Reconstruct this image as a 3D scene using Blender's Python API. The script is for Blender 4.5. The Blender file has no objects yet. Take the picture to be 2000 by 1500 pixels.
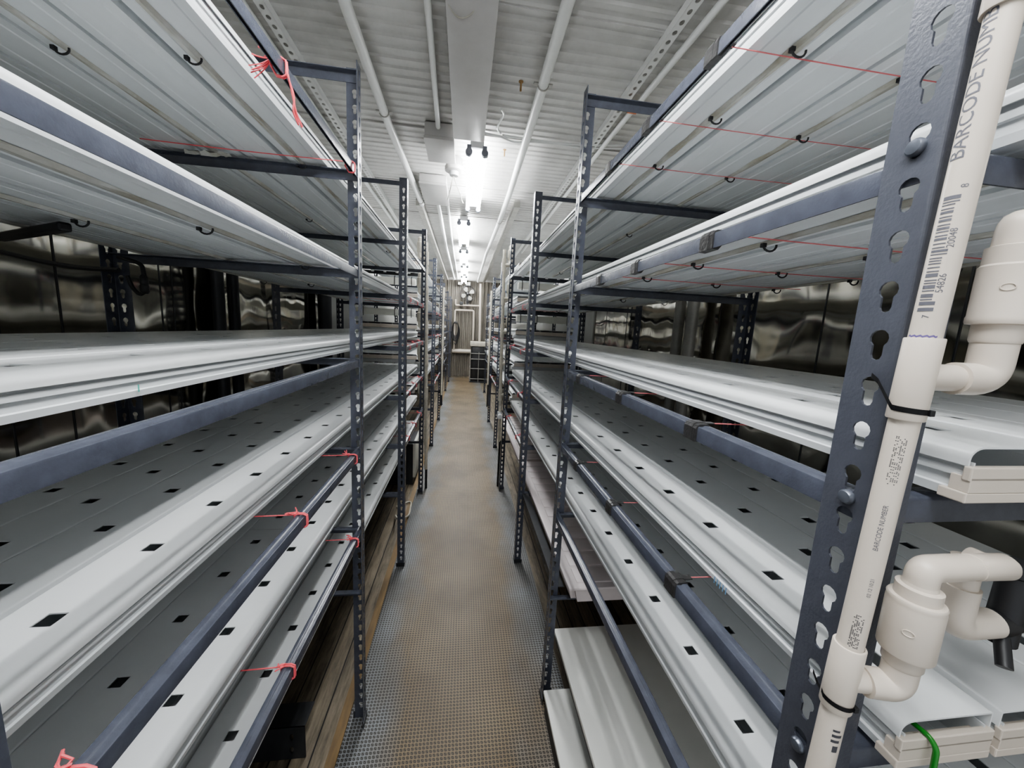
import bpy, bmesh, math, random
from mathutils import Vector, Matrix
from mathutils.geometry import tessellate_polygon
random.seed(7)
scene = bpy.context.scene
COL = scene.collection
PI = math.pi

# ------------------------------------------------------------------ materials
def mat(name, col, rough=0.5, metal=0.0, var=0.0, vscale=6.0, bump=0.0, bscale=40.0, vcol=None, spec=0.5, stretch=(1, 1, 1), emit=0.0):
    m = bpy.data.materials.new(name); m.use_nodes = True
    nt = m.node_tree; b = nt.nodes['Principled BSDF']
    b.inputs['Base Color'].default_value = (*col, 1)
    b.inputs['Roughness'].default_value = rough
    b.inputs['Metallic'].default_value = metal
    b.inputs['Specular IOR Level'].default_value = spec
    if emit:
        b.inputs['Emission Color'].default_value = (*col, 1); b.inputs['Emission Strength'].default_value = emit
    tc = nt.nodes.new('ShaderNodeTexCoord'); mp = nt.nodes.new('ShaderNodeMapping')
    mp.inputs['Scale'].default_value = stretch
    nt.links.new(tc.outputs['Object'], mp.inputs['Vector'])
    if var or vcol:
        n = nt.nodes.new('ShaderNodeTexNoise'); n.inputs['Scale'].default_value = vscale; n.inputs['Detail'].default_value = 6
        n.inputs['Roughness'].default_value = 0.65
        nt.links.new(mp.outputs['Vector'], n.inputs['Vector'])
        r = nt.nodes.new('ShaderNodeValToRGB')
        r.color_ramp.elements[0].position = 0.35; r.color_ramp.elements[1].position = 0.68
        c2 = vcol if vcol else tuple(max(0, c * (1 - var)) for c in col)
        r.color_ramp.elements[0].color = (*c2, 1); r.color_ramp.elements[1].color = (*col, 1)
        nt.links.new(n.outputs['Fac'], r.inputs['Fac']); nt.links.new(r.outputs['Color'], b.inputs['Base Color'])
    if bump:
        n2 = nt.nodes.new('ShaderNodeTexNoise'); n2.inputs['Scale'].default_value = bscale; n2.inputs['Detail'].default_value = 3
        nt.links.new(mp.outputs['Vector'], n2.inputs['Vector'])
        bp = nt.nodes.new('ShaderNodeBump'); bp.inputs['Strength'].default_value = bump; bp.inputs['Distance'].default_value = 0.01
        nt.links.new(n2.outputs['Fac'], bp.inputs['Height']); nt.links.new(bp.outputs['Normal'], b.inputs['Normal'])
    return m

M = {}
M['pvc'] = mat('white_pvc', (0.80, 0.815, 0.82), 0.32, var=0.06, vscale=5)
M['pvc_under'] = mat('base_pvc', (0.75, 0.775, 0.79), 0.4, var=0.12, vscale=9, stretch=(1, 0.2, 1))
M['steel'] = mat('blue_grey_paint', (0.074, 0.081, 0.106), 0.27, var=0.25, vscale=30, bump=0.05, bscale=260, spec=0.6)
M['scuffed'] = mat('scuffed_blue_grey_paint', (0.074, 0.079, 0.098), 0.4, vcol=(0.064, 0.068, 0.085), vscale=60, bump=0.08, bscale=300)
M['steel_dark'] = mat('dark_steel', (0.035, 0.037, 0.042), 0.45, var=0.3, vscale=20)
M['bolt'] = mat('bolt_steel', (0.16, 0.175, 0.21), 0.3, metal=0.6)
M['cream'] = mat('cream_pvc', (0.68, 0.61, 0.53), 0.33, var=0.06, vscale=14)
M['cream_dirty'] = mat('aged_cream_pvc', (0.70, 0.66, 0.56), 0.5, var=0.3, vscale=22)
M['pipe'] = mat('ceiling_pipe_pvc', (0.74, 0.75, 0.74), 0.35, var=0.08, vscale=8)
M['black'] = mat('black_plastic', (0.018, 0.018, 0.02), 0.45)
M['tape'] = mat('black_tape', (0.035, 0.034, 0.034), 0.38, bump=0.2, bscale=120)
M['clear_tape'] = mat('grimy_clear_tape', (0.58, 0.59, 0.57), 0.22, vcol=(0.36, 0.335, 0.27), vscale=26, stretch=(1, 0.4, 1))
M['cable'] = mat('grey_cable', (0.50, 0.49, 0.46), 0.5, vcol=(0.36, 0.34, 0.29), vscale=12)
M['pink'] = mat('red_twine', (0.80, 0.13, 0.15), 0.6)
M['thread'] = mat('red_thread', (0.62, 0.16, 0.17), 0.6)
M['ink'] = mat('grey_ink', (0.11, 0.11, 0.13), 0.6)
M['ink_dark'] = mat('dark_ink', (0.06, 0.06, 0.07), 0.6)
M['ink_purple'] = mat('purple_primer', (0.12, 0.09, 0.25), 0.5)
M['ink_blue'] = mat('blue_marker', (0.16, 0.30, 0.48), 0.5)
M['ink_teal'] = mat('teal_marker', (0.10, 0.45, 0.38), 0.5)
M['green'] = mat('green_tie', (0.02, 0.20, 0.02), 0.3)
M['tub'] = mat('pale_pink_plastic', (0.74, 0.67, 0.67), 0.42, var=0.08, vscale=8, bump=0.05, bscale=60)
M['board'] = mat('white_board', (0.80, 0.80, 0.76), 0.4, var=0.06, vscale=6)
M['galv'] = mat('galvanised', (0.42, 0.41, 0.38), 0.45, metal=0.3, var=0.25, vscale=15)
M['box'] = mat('grey_box_paint', (0.50, 0.49, 0.48), 0.4, var=0.08, vscale=10)
M['white_box'] = mat('ivory_box', (0.72, 0.72, 0.66), 0.45, var=0.12, vscale=6)
M['rust'] = mat('rusty_screw', (0.32, 0.20, 0.09), 0.6)
M['fan_blade'] = mat('fan_blade', (0.58, 0.57, 0.52), 0.45)
M['tube_near'] = mat('near_lamp_tube_glow', (0.97, 0.99, 1.0), 0.4, emit=50.0)
M['tube'] = mat('lamp_tube_glow', (0.97, 0.99, 1.0), 0.4, emit=70.0)
M['lamp_white'] = mat('lamp_housing', (0.72, 0.73, 0.74), 0.4)
M['lamp_cap'] = mat('lamp_end_cap', (0.17, 0.18, 0.21), 0.45)
M['batten'] = mat('ochre_batten', (0.26, 0.165, 0.065), 0.55, vcol=(0.15, 0.10, 0.05), vscale=9, stretch=(3, .5, 1))
M['orange'] = mat('orange_tag', (0.55, 0.16, 0.06), 0.5)

def ceiling_mat():
    return mat('ceiling_paint', (0.60, 0.597, 0.58), 0.42, vcol=(0.41, 0.405, 0.39), vscale=1.6, bump=0.12, bscale=30, stretch=(1.3, 0.8, 1))
M['ceiling'] = ceiling_mat()
M['endwall'] = mat('corrugated_paint', (0.21, 0.19, 0.16), 0.5, vcol=(0.13, 0.115, 0.095), vscale=5, stretch=(2, 2, 0.5), bump=0.1, bscale=30)
M['panel'] = mat('pale_insulation_panel', (0.42, 0.42, 0.40), 0.5, var=0.1, vscale=4)

def wall_mat():
    m = bpy.data.materials.new('wavy_mirror_steel'); m.use_nodes = True
    nt = m.node_tree; b = nt.nodes['Principled BSDF']
    b.inputs['Metallic'].default_value = 1.0; b.inputs['Roughness'].default_value = 0.085
    tc = nt.nodes.new('ShaderNodeTexCoord')
    n = nt.nodes.new('ShaderNodeTexNoise'); n.inputs['Scale'].default_value = 5; n.inputs['Detail'].default_value = 5
    nt.links.new(tc.outputs['Object'], n.inputs['Vector'])
    r = nt.nodes.new('ShaderNodeValToRGB'); r.color_ramp.elements[0].color = (0.34, 0.325, 0.285, 1); r.color_ramp.elements[1].color = (0.52, 0.50, 0.44, 1)
    r.color_ramp.elements[0].position = .35; r.color_ramp.elements[1].position = .65
    nt.links.new(n.outputs['Fac'], r.inputs['Fac']); nt.links.new(r.outputs['Color'], b.inputs['Base Color'])
    n2 = nt.nodes.new('ShaderNodeTexNoise'); n2.inputs['Scale'].default_value = 3.2; n2.inputs['Detail'].default_value = 1.0
    mp = nt.nodes.new('ShaderNodeMapping'); mp.inputs['Scale'].default_value = (1, 1.5, 1.0)
    nt.links.new(tc.outputs['Object'], mp.inputs['Vector']); nt.links.new(mp.outputs['Vector'], n2.inputs['Vector'])
    bp = nt.nodes.new('ShaderNodeBump'); bp.inputs['Strength'].default_value = 0.42; bp.inputs['Distance'].default_value = 0.035
    nt.links.new(n2.outputs['Fac'], bp.inputs['Height']); nt.links.new(bp.outputs['Normal'], b.inputs['Normal'])
    return m
M['wall'] = wall_mat()

def math_node(nt, op, a, b=None, c=None):
    n = nt.nodes.new('ShaderNodeMath'); n.operation = op
    for i, v in enumerate((a, b, c)):
        if v is None: continue
        if hasattr(v, 'links'): nt.links.new(v, n.inputs[i])
        else: n.inputs[i].default_value = v
    return n.outputs[0]

def mat_floor_grid():
    m = bpy.data.materials.new('plastic_grid_mat'); m.use_nodes = True
    nt = m.node_tree; b = nt.nodes['Principled BSDF']; b.inputs['Roughness'].default_value = 0.5
    tc = nt.nodes.new('ShaderNodeTexCoord'); s = nt.nodes.new('ShaderNodeSeparateXYZ')
    nt.links.new(tc.outputs['Object'], s.inputs[0])
    P = 0.012
    fx = math_node(nt, 'FRACT', math_node(nt, 'DIVIDE', s.outputs['X'], P))
    fy = math_node(nt, 'FRACT', math_node(nt, 'DIVIDE', s.outputs['Y'], P))
    ax = math_node(nt, 'ABSOLUTE', math_node(nt, 'SUBTRACT', fx, 0.5)); ay = math_node(nt, 'ABSOLUTE', math_node(nt, 'SUBTRACT', fy, 0.5))
    d = math_node(nt, 'MAXIMUM', ax, ay)
    rim = math_node(nt, 'GREATER_THAN', d, 0.37)
    diag = math_node(nt, 'LESS_THAN', math_node(nt, 'ABSOLUTE', math_node(nt, 'SUBTRACT', fx, fy)), 0.13)
    solid = math_node(nt, 'MAXIMUM', rim, math_node(nt, 'MULTIPLY', diag, 0.45))
    n = nt.nodes.new('ShaderNodeTexNoise'); n.inputs['Scale'].default_value = 7; n.inputs['Detail'].default_value = 6
    mp = nt.nodes.new('ShaderNodeMapping'); mp.inputs['Scale'].default_value = (1, 0.45, 1)
    nt.links.new(tc.outputs['Object'], mp.inputs['Vector']); nt.links.new(mp.outputs['Vector'], n.inputs['Vector'])
    # worn brown centre fading to grey-blue edges
    cx = math_node(nt, 'ABSOLUTE', math_node(nt, 'SUBTRACT', s.outputs['X'], 0.035))
    e = math_node(nt, 'ADD', math_node(nt, 'MULTIPLY', cx, 3.0), math_node(nt, 'MULTIPLY', math_node(nt, 'SUBTRACT', n.outputs['Fac'], 0.5), 0.9))
    r = nt.nodes.new('ShaderNodeValToRGB')
    r.color_ramp.elements[0].position = 0.60; r.color_ramp.elements[0].color = (0.30, 0.222, 0.130, 1)
    r.color_ramp.elements[1].position = 1.0; r.color_ramp.elements[1].color = (0.29, 0.305, 0.315, 1)
    nt.links.new(e, r.inputs['Fac'])
    mx = nt.nodes.new('ShaderNodeMixRGB'); mx.inputs['Color1'].default_value = (0.030, 0.024, 0.018, 1)
    nt.links.new(solid, mx.inputs['Fac']); nt.links.new(r.outputs['Color'], mx.inputs['Color2'])
    n3 = nt.nodes.new('ShaderNodeTexNoise'); n3.inputs['Scale'].default_value = 2.5; n3.inputs['Detail'].default_value = 8
    nt.links.new(tc.outputs['Object'], n3.inputs['Vector'])
    r3 = nt.nodes.new('ShaderNodeValToRGB'); r3.color_ramp.elements[0].position = .35; r3.color_ramp.elements[0].color = (.62, .58, .53, 1); r3.color_ramp.elements[1].position = .6
    nt.links.new(n3.outputs['Fac'], r3.inputs['Fac'])
    m2 = nt.nodes.new('ShaderNodeMixRGB'); m2.blend_type = 'MULTIPLY'; m2.inputs['Fac'].default_value = 1
    nt.links.new(mx.outputs[0], m2.inputs['Color1']); nt.links.new(r3.outputs[0], m2.inputs['Color2'])
    nt.links.new(m2.outputs[0], b.inputs['Base Color'])
    bp = nt.nodes.new('ShaderNodeBump'); bp.inputs['Strength'].default_value = 0.5; bp.inputs['Distance'].default_value = 0.002
    nt.links.new(solid, bp.inputs['Height']); nt.links.new(bp.outputs['Normal'], b.inputs['Normal'])
    return m
M['mat'] = mat_floor_grid()

def plank_mat():
    m = bpy.data.materials.new('worn_plank_floor'); m.use_nodes = True
    nt = m.node_tree; b = nt.nodes['Principled BSDF']; b.inputs['Roughness'].default_value = 0.55
    tc = nt.nodes.new('ShaderNodeTexCoord'); s = nt.nodes.new('ShaderNodeSeparateXYZ'); nt.links.new(tc.outputs['Object'], s.inputs[0])
    k = math_node(nt, 'DIVIDE', math_node(nt, 'ADD', s.outputs['X'], 0.006), 0.0625)
    f = math_node(nt, 'FRACT', k); idx = math_node(nt, 'FLOOR', k)
    gap = math_node(nt, 'GREATER_THAN', math_node(nt, 'ABSOLUTE', math_node(nt, 'SUBTRACT', f, 0.5)), 0.462)
    mp = nt.nodes.new('ShaderNodeMapping'); mp.inputs['Scale'].default_value = (14, 1.6, 1)
    nt.links.new(tc.outputs['Object'], mp.inputs['Vector'])
    n = nt.nodes.new('ShaderNodeTexNoise'); n.inputs['Scale'].default_value = 3; n.inputs['Detail'].default_value = 9; n.inputs['Roughness'].default_value = .75
    nt.links.new(mp.outputs['Vector'], n.inputs['Vector'])
    wn = nt.nodes.new('ShaderNodeTexWhiteNoise'); wn.noise_dimensions = '1D'; nt.links.new(idx, wn.inputs['W'])
    t = math_node(nt, 'ADD', math_node(nt, 'MULTIPLY', n.outputs['Fac'], 0.8), math_node(nt, 'MULTIPLY', wn.outputs['Value'], 0.2))
    r = nt.nodes.new('ShaderNodeValToRGB'); r.color_ramp.elements[0].position = .36; r.color_ramp.elements[0].color = (.05, .039, .027, 1)
    r.color_ramp.elements[1].position = .68; r.color_ramp.elements[1].color = (.30, .25, .18, 1)
    nt.links.new(t, r.inputs['Fac'])
    mx = nt.nodes.new('ShaderNodeMixRGB'); nt.links.new(gap, mx.inputs['Fac']); nt.links.new(r.outputs[0], mx.inputs['Color1']); mx.inputs['Color2'].default_value = (.006, .005, .004, 1)
    nt.links.new(mx.outputs[0], b.inputs['Base Color'])
    bp = nt.nodes.new('ShaderNodeBump'); bp.inputs['Strength'].default_value = .5; bp.inputs['Distance'].default_value = .004
    nt.links.new(math_node(nt, 'SUBTRACT', n.outputs['Fac'], gap), bp.inputs['Height']); nt.links.new(bp.outputs['Normal'], b.inputs['Normal'])
    return m
M['plank'] = plank_mat()

# ------------------------------------------------------------------ mesh helpers
def newbm(): return bmesh.new()
def to_mesh(name, bm, m, smooth=False, fix=True):
    if fix: bmesh.ops.recalc_face_normals(bm, faces=bm.faces[:])
    me = bpy.data.meshes.new(name); bm.to_mesh(me); bm.free()
    for mm in (m if isinstance(m, (list, tuple)) else [m]): me.materials.append(mm)
    if smooth:
        for p in me.polygons: p.use_smooth = True
        try: me.set_sharp_from_angle(angle=math.radians(40))
        except Exception: pass
    return me
def obj(name, data, parent=None, loc=(0, 0, 0)):
    o = bpy.data.objects.new(name, data); COL.objects.link(o)
    o.location = Vector(loc) - (parent_world(parent) if parent else Vector((0, 0, 0)))
    if parent: o.parent = parent
    return o
def parent_world(p):
    v = Vector((0, 0, 0))
    while p: v = v + p.location; p = p.parent
    return v
def tag(o, label, cat, group=None, kind=None):
    o['label'] = label; o['category'] = cat
    if group: o['group'] = group
    if kind: o['kind'] = kind
    return o
def thing(name, label, cat, loc=(0, 0, 0), group=None, kind=None):
    o = bpy.data.objects.new(name, None); COL.objects.link(o); o.location = loc; o.empty_display_size = .05
    return tag(o, label, cat, group, kind)
def struct(name, me, loc=(0, 0, 0)):
    o = obj(name, me, None, loc); o['kind'] = 'structure'; return o

def add_box(bm, x0, x1, y0, y1, z0, z1, bev=0.0):
    vs = [bm.verts.new((x, y, z)) for x in (x0, x1) for y in (y0, y1) for z in (z0, z1)]
    idx = [(0, 1, 3, 2), (4, 6, 7, 5), (0, 4, 5, 1), (2, 3, 7, 6), (0, 2, 6, 4), (1, 5, 7, 3)]
    fs = [bm.faces.new([vs[i] for i in f]) for f in idx]
    if bev:
        es = list({e for f in fs for e in f.edges})
        bmesh.ops.bevel(bm, geom=es, offset=bev, segments=2, profile=.5, affect='EDGES')
def add_tube(bm, pts, r, seg=16, caps=True):
    pts = [Vector(p) for p in pts]; rs = r if isinstance(r, (list, tuple)) else [r] * len(pts)
    rings = []; up = None
    for i, p in enumerate(pts):
        a = pts[max(i - 1, 0)]; c = pts[min(i + 1, len(pts) - 1)]
        t = (c - a)
        if t.length < 1e-9: t = Vector((0, 0, 1))
        t.normalize()
        if up is None:
            up = Vector((0, 0, 1)) if abs(t.z) < .9 else Vector((1, 0, 0))
        u = (up - t * up.dot(t)).normalized(); up = u; v = t.cross(u)
        rings.append([bm.verts.new(p + rs[i] * (math.cos(2 * PI * k / seg) * u + math.sin(2 * PI * k / seg) * v)) for k in range(seg)])
    for A, B in zip(rings, rings[1:]):
        for k in range(seg): bm.faces.new([A[k], A[(k + 1) % seg], B[(k + 1) % seg], B[k]])
    if caps:
        bm.faces.new(rings[0][::-1]); bm.faces.new(rings[-1])
def arc_path(pts, r, n=6):
    pts = [Vector(p) for p in pts]; out = [pts[0]]
    for a, b, c in zip(pts, pts[1:], pts[2:]):
        d1 = (a - b).normalized(); d2 = (c - b).normalized()
        rr = min(r, (a - b).length * .49, (c - b).length * .49)
        p1 = b + d1 * rr; p2 = b + d2 * rr
        for k in range(n + 1):
            t = k / n; out.append((1 - t) ** 2 * p1 + 2 * t * (1 - t) * b + t * t * p2)
    out.append(pts[-1]); return out
def catenary(a, b, sag, n=14):
    a = Vector(a); b = Vector(b)
    return [a.lerp(b, k / n) + Vector((0, 0, -sag * 4 * (k / n) * (1 - k / n))) for k in range(n + 1)]
def add_lathe(bm, axis_pt, prof, seg=28, axis='Z'):
    # prof: list of (r, h) along axis
    rings = []
    for r, hh in prof:
        ring = []
        for k in range(seg):
            c, s = math.cos(2 * PI * k / seg) * r, math.sin(2 * PI * k / seg) * r
            v = {'Z': (c, s, hh), 'X': (hh, c, s), 'Y': (c, hh, s)}[axis]
            ring.append(bm.verts.new(Vector(axis_pt) + Vector(v)))
        rings.append(ring)
    for A, B in zip(rings, rings[1:]):
        for k in range(seg): bm.faces.new([A[k], A[(k + 1) % seg], B[(k + 1) % seg], B[k]])
    bm.faces.new(rings[0][::-1]); bm.faces.new(rings[-1])
def extrude_profile(bm, prof, a0, a1, axis='Y', closed=True, caps=True):
    # prof in (p, z); axis 'Y' -> (p, a, z), axis 'X' -> (a, p, z)
    f = (lambda p, a: (p[0], a, p[1])) if axis == 'Y' else (lambda p, a: (a, p[0], p[1]))
    A = [bm.verts.new(f(p, a0)) for p in prof]; B = [bm.verts.new(f(p, a1)) for p in prof]
    n = len(prof)
    for k in range(n if closed else n - 1): bm.faces.new([A[k], A[(k + 1) % n], B[(k + 1) % n], B[k]])
    if caps and closed:
        bm.faces.new(A[::-1]); bm.faces.new(B)
def thick_profile(line, t):
    # offset an open polyline (p, z) to a closed thin loop of thickness t (to its left side)
    n = len(line); off = []
    for i in range(n):
        a = Vector(line[max(i - 1, 0)]); c = Vector(line[min(i + 1, n - 1)]); b = Vector(line[i])
        if 0 < i < n - 1:
            d1 = (b - a).normalized(); d2 = (c - b).normalized(); n1 = Vector((-d1.y, d1.x)); n2 = Vector((-d2.y, d2.x))
            nn = n1 + n2; nn = nn / max(1e-6, nn.length); k = t / max(.35, nn.dot(n1)); off.append(b + nn * k)
        else:
            d = (c - a).normalized(); off.append(b + Vector((-d.y, d.x)) * t)
    return [tuple(p) for p in line] + [tuple(p) for p in off[::-1]]

# ------------------------------------------------------------------ geometry constants (metres; X right, Y along the aisle, Z up)
XL, XR = -0.301, 0.333
WALL_L, WALL_R, CEIL, Y_END, Y_NEAR = -1.16, 1.19, 2.635, 10.40, -0.9
ZL = [1.779, 1.5136, 1.257, 0.980, 0.713, 0.4876]
ZR = [1.780, 1.5147, 1.2449, 0.9935, 0.737, 0.4104]
DEPTH = 0.645
def XS(side, u, base=None):
    if side == 'L': return (XL if base is None else base) - u
    return (XR if base is None else base) + u

# ------------------------------------------------------------------ room shell
bm = newbm(); add_box(bm, WALL_L - .1, WALL_R + .1, Y_NEAR, Y_END + .1, -.06, 0); struct('floor', to_mesh('floor', bm, M['plank']))
def corrugated(name, a0, a1, b0, b1, pitch, depth, m, mode):
    bm = newbm(); n = int((a1 - a0) / pitch); rows = []
    for k in range(n + 1):
        for f, d in ((0, 0), (.30, 0), (.42, 1), (.78, 1), (.92, 0)):
            a = a0 + (k + f) * pitch
            if a > a1: break
            if mode == 'ceil': rows.append((bm.verts.new((b0, a, CEIL + d * depth)), bm.verts.new((b1, a, CEIL + d * depth))))
            else: rows.append((bm.verts.new((a, Y_END + d * depth, b0)), bm.verts.new((a, Y_END + d * depth, b1))))
    for A, B in zip(rows, rows[1:]): bm.faces.new([A[0], A[1], B[1], B[0]])
    return struct(name, to_mesh(name, bm, m))
corrugated('ceiling', Y_NEAR, Y_END + .05, WALL_L - .05, WALL_R + .05, .068, .007, M['ceiling'], 'ceil')
corrugated('wall_end', WALL_L - .05, WALL_R + .05, 0, CEIL + .02, .105, .03, M['endwall'], 'end')
bm = newbm(); add_box(bm, WALL_L - .03, WALL_L, Y_NEAR, Y_END + .05, 0, CEIL + .02); struct('wall_left', to_mesh('wall_left', bm, M['wall']))
bm = newbm(); add_box(bm, WALL_R, WALL_R + .03, Y_NEAR, Y_END + .05, 0, CEIL + .02); struct('wall_right', to_mesh('wall_right', bm, M['wall']))
# ceiling cross ribs (panel laps) and wall seam strips
n = 1
for y in (1.02, 1.62, 2.62, 3.55, 4.45, 5.5, 6.6, 7.7, 8.8):
    bm = newbm(); add_box(bm, WALL_L, WALL_R, y, y + .022, CEIL - .004, CEIL + .006); struct('trim_%d' % n, to_mesh('trim', bm, M['ceiling'])); n += 1
for s, ys in (('L', (.62, 1.085, 1.235, 1.60, 1.66, 2.45, 2.95)), ('R', (.75, 1.10, 1.61, 1.90, 2.62, 3.02))):
    for y in ys:
        bm = newbm(); x = WALL_L if s == 'L' else WALL_R - .002
        add_box(bm, x, x + .002, y, y + .004, 0, CEIL); struct('trim_%d' % n, to_mesh('trim', bm, M['steel_dark'])); n += 1
# dull insulation panels on the far halves of the side walls
for s in 'LR':
    bm = newbm(); x = WALL_L if s == 'L' else WALL_R - .012
    add_box(bm, x, x + .012, 3.3, Y_END, 0, CEIL); struct('trim_%d' % n, to_mesh('trim', bm, M['panel'])); n += 1
bm = newbm(); add_box(bm, -.392, -.360, -.5, Y_END, 0, .006); struct('trim_%d' % n, to_mesh('trim', bm, M['batten'])); n += 1
# grid mat down the aisle
bm = newbm()
add_box(bm, -.358, .432, -.2, Y_END - .35, 0.0005, 0.009)
o = obj('floor_mat', to_mesh('floor_mat', bm, M['mat'])); tag(o, 'long grey plastic grid mat, stained brown, covering the aisle floor', 'mat')

# ------------------------------------------------------------------ slotted posts
PITCH, FW, TH = 0.0381, 0.038, 0.0018
def keyhole(cu, cz, sc=1.0):
    R_, w = .0070 * sc, .0042 * sc; pts = []
    a0 = math.asin(w / R_)
    for k in range(11):
        a = -PI / 2 + a0 + (2 * PI - 2 * a0) * k / 10
        pts.append((cu + R_ * math.cos(a), cz + R_ * math.sin(a)))
    zb = cz - .0135 * sc
    for k in range(5):
        a = -PI * k / 4
        pts.append((cu - w * math.cos(a), zb + w * math.sin(a)))
    return pts
def post_mesh(sx, sy, h, m, holes=True):
    """corner at the local origin; flange on the x=0 plane running sy*Y, web on the y=0 plane running sx*X"""
    bm = newbm(); ncell = int(h / PITCH); top = h; r = .003
    def plate(mapf):
        # mapf(u, z, d): u across from the corner, d depth into the angle
        u0, u1 = r, FW
        for c in range(ncell):
            z0 = c * PITCH; z1 = (c + 1) * PITCH if c < ncell - 1 else top
            outer = [(u0, z0), (u1, z0), (u1, z1), (u0, z1)]
            hole = keyhole(.0165, z0 + .0235)
            if not holes or c == 0:
                F = [bm.verts.new(mapf(u, z, 0)) for u, z in outer]; K = [bm.verts.new(mapf(u, z, TH)) for u, z in outer]
                bm.faces.new(F); bm.faces.new(K[::-1])
                bm.faces.new([F[1], K[1], K[2], F[2]])
                continue
            tris = tessellate_polygon([[Vector((u, z, 0)) for u, z in outer], [Vector((u, z, 0)) for u, z in hole]])
            allp = outer + hole
            F = [bm.verts.new(mapf(u, z, 0)) for u, z in allp]; K = [bm.verts.new(mapf(u, z, TH)) for u, z in allp]
            for t in tris:
                try: bm.faces.new([F[i] for i in t]); bm.faces.new([K[i] for i in t[::-1]])
                except ValueError: pass
            nh = len(hole)
            for i in range(nh):
                a, b = 4 + i, 4 + (i + 1) % nh
                bm.faces.new([F[a], F[b], K[b], K[a]])
            bm.faces.new([F[1], K[1], K[2], F[2]])
        # top lip
        F = [mapf(u0, top, 0), mapf(u1, top, 0), mapf(u1, top, TH), mapf(u0, top, TH)]
        bm.faces.new([bm.verts.new(p) for p in F])
    plate(lambda u, z, d: (sx * d, sy * u, z))
    plate(lambda u, z, d: (sx * u, sy * d, z))
    # rounded fold
    N = 4; A = []; B = []
    for k in range(N + 1):
        a = PI / 2 * k / N
        x, y = r - r * math.cos(a), r - r * math.sin(a)
        A.append(bm.verts.new((sx * x, sy * y, 0))); B.append(bm.verts.new((sx * x, sy * y, top)))
    for k in range(N): bm.faces.new([A[k], A[k + 1], B[k + 1], B[k]])
    return to_mesh('slotted_post', bm, m)
POSTS = {}
def get_post(sx, sy, h, m='steel'):
    k = (sx, sy, round(h, 3), m)
    if k not in POSTS: POSTS[k] = post_mesh(sx, sy, h, M[m])
    return POSTS[k]
def foot_mesh(sx, sy):
    bm = newbm()
    add_box(bm, min(-.022 * sx, .05 * sx), max(-.022 * sx, .05 * sx), min(-.008 * sy, .088 * sy), max(-.008 * sy, .088 * sy), 0, .004, .001)
    add_box(bm, min(-.003 * sx, .044 * sx), max(-.003 * sx, .044 * sx), min(-.0025 * sy, 0), max(-.0025 * sy, 0), 0, .032)
    add_box(bm, min(-.0025 * sx, 0), max(-.0025 * sx, 0), min(0, .044 * sy), max(0, .044 * sy), 0, .032)
    return to_mesh('foot_plate', bm, M['steel_dark'])
FEET = {(a, b): foot_mesh(a, b) for a in (-1, 1) for b in (-1, 1)}

# front rail: outer face, rounded shoulder, inner ledge and lip (u measured into the rack)
RAIL = [(.0022, 0), (.0022, .0190), (.0028, .0204), (.0042, .0210), (.0105, .0210), (.0115, .0218), (.0125, .0225), (.0190, .0225), (.0200, .0215), (.0200, .0130)]
def rail_mesh(side, y0, y1):
    bm = newbm(); s = -1 if side == 'L' else 1
    prof = thick_profile(RAIL, -.0016)
    extrude_profile(bm, [(s * u, z) for u, z in prof], y0, y1, 'Y')
    return to_mesh('rail', bm, M['steel'], smooth=True)
def crossbar_mesh(u0, u1, sy):
    bm = newbm()
    prof = thick_profile([(0, 0), (0, .019), (.0012, .0208), (.003, .022), (.022, .022)], -.0018)
    extrude_profile(bm, [(sy * p, z) for p, z in prof], u0, u1, 'X')
    return to_mesh('crossbar', bm, M['steel'], smooth=True)
def bolt_mesh():
    bm = newbm(); add_lathe(bm, (0, 0, 0), [(.0065, 0), (.0065, .0022), (.005, .0042), (.002, .0048)], 16, 'X')
    return to_mesh('bolt', bm, M['bolt'], smooth=True)
BOLT = bolt_mesh()

def rack(side, y0, y1, base, h, levels, rails, label, rear=True, dress=False, posts_from=0, base1=None, group=None):
    s = -1 if side == 'L' else 1
    root = thing('shelving_rack', label, 'shelving rack', (base, y0, 0), group)
    for yi, (y, sy) in enumerate(((y0, 1), (y1, -1))):
        m = 'scuffed' if (dress and yi == 0) else 'steel'
        p = obj('post', get_post(s, sy, h, m), root, (base, y, 0.003))
        obj('foot_plate', FEET[(s, sy)], p, (base, y, 0.0))
        if dress and yi == 0:
            for z in (levels[0] + .012, levels[1] + .026, levels[2] + .017, levels[3] + .014, levels[4] + .012):
                bo = obj('bolt', BOLT, p, (base, y + .0165 * sy, z)); bo.rotation_euler = (0, 0, PI if s > 0 else 0)
        if rear:
            q = obj('post', get_post(-s, sy, h, 'steel'), root, (base + s * DEPTH, y, 0.003))
            obj('foot_plate', FEET[(-s, sy)], q, (base + s * DEPTH, y, 0.0))
    ym = {}
    rm = rail_mesh(side, 0, y1 - y0 - .004)
    cb0 = crossbar_mesh(0.003, DEPTH - .003, 1); cb1 = crossbar_mesh(0.003, DEPTH - .003, -1)
    for k, z in enumerate(levels):
        if k in rails: obj('rail', rm, root, (base, y0 + .002, z))
        for y, cb in ((y0 + .0022, cb0), (y1 - .0022, cb1)):
            c = obj('crossbar', cb, root, (base, y, z))
            if s < 0: c.location.x = -DEPTH
    zt = h - .034
    for y, cb in ((y0 + .0022, cb0), (y1 - .0022, cb1)):
        c = obj('crossbar', cb, root, (base, y, zt))
        if s < 0: c.location.x = -DEPTH
    return root

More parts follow.
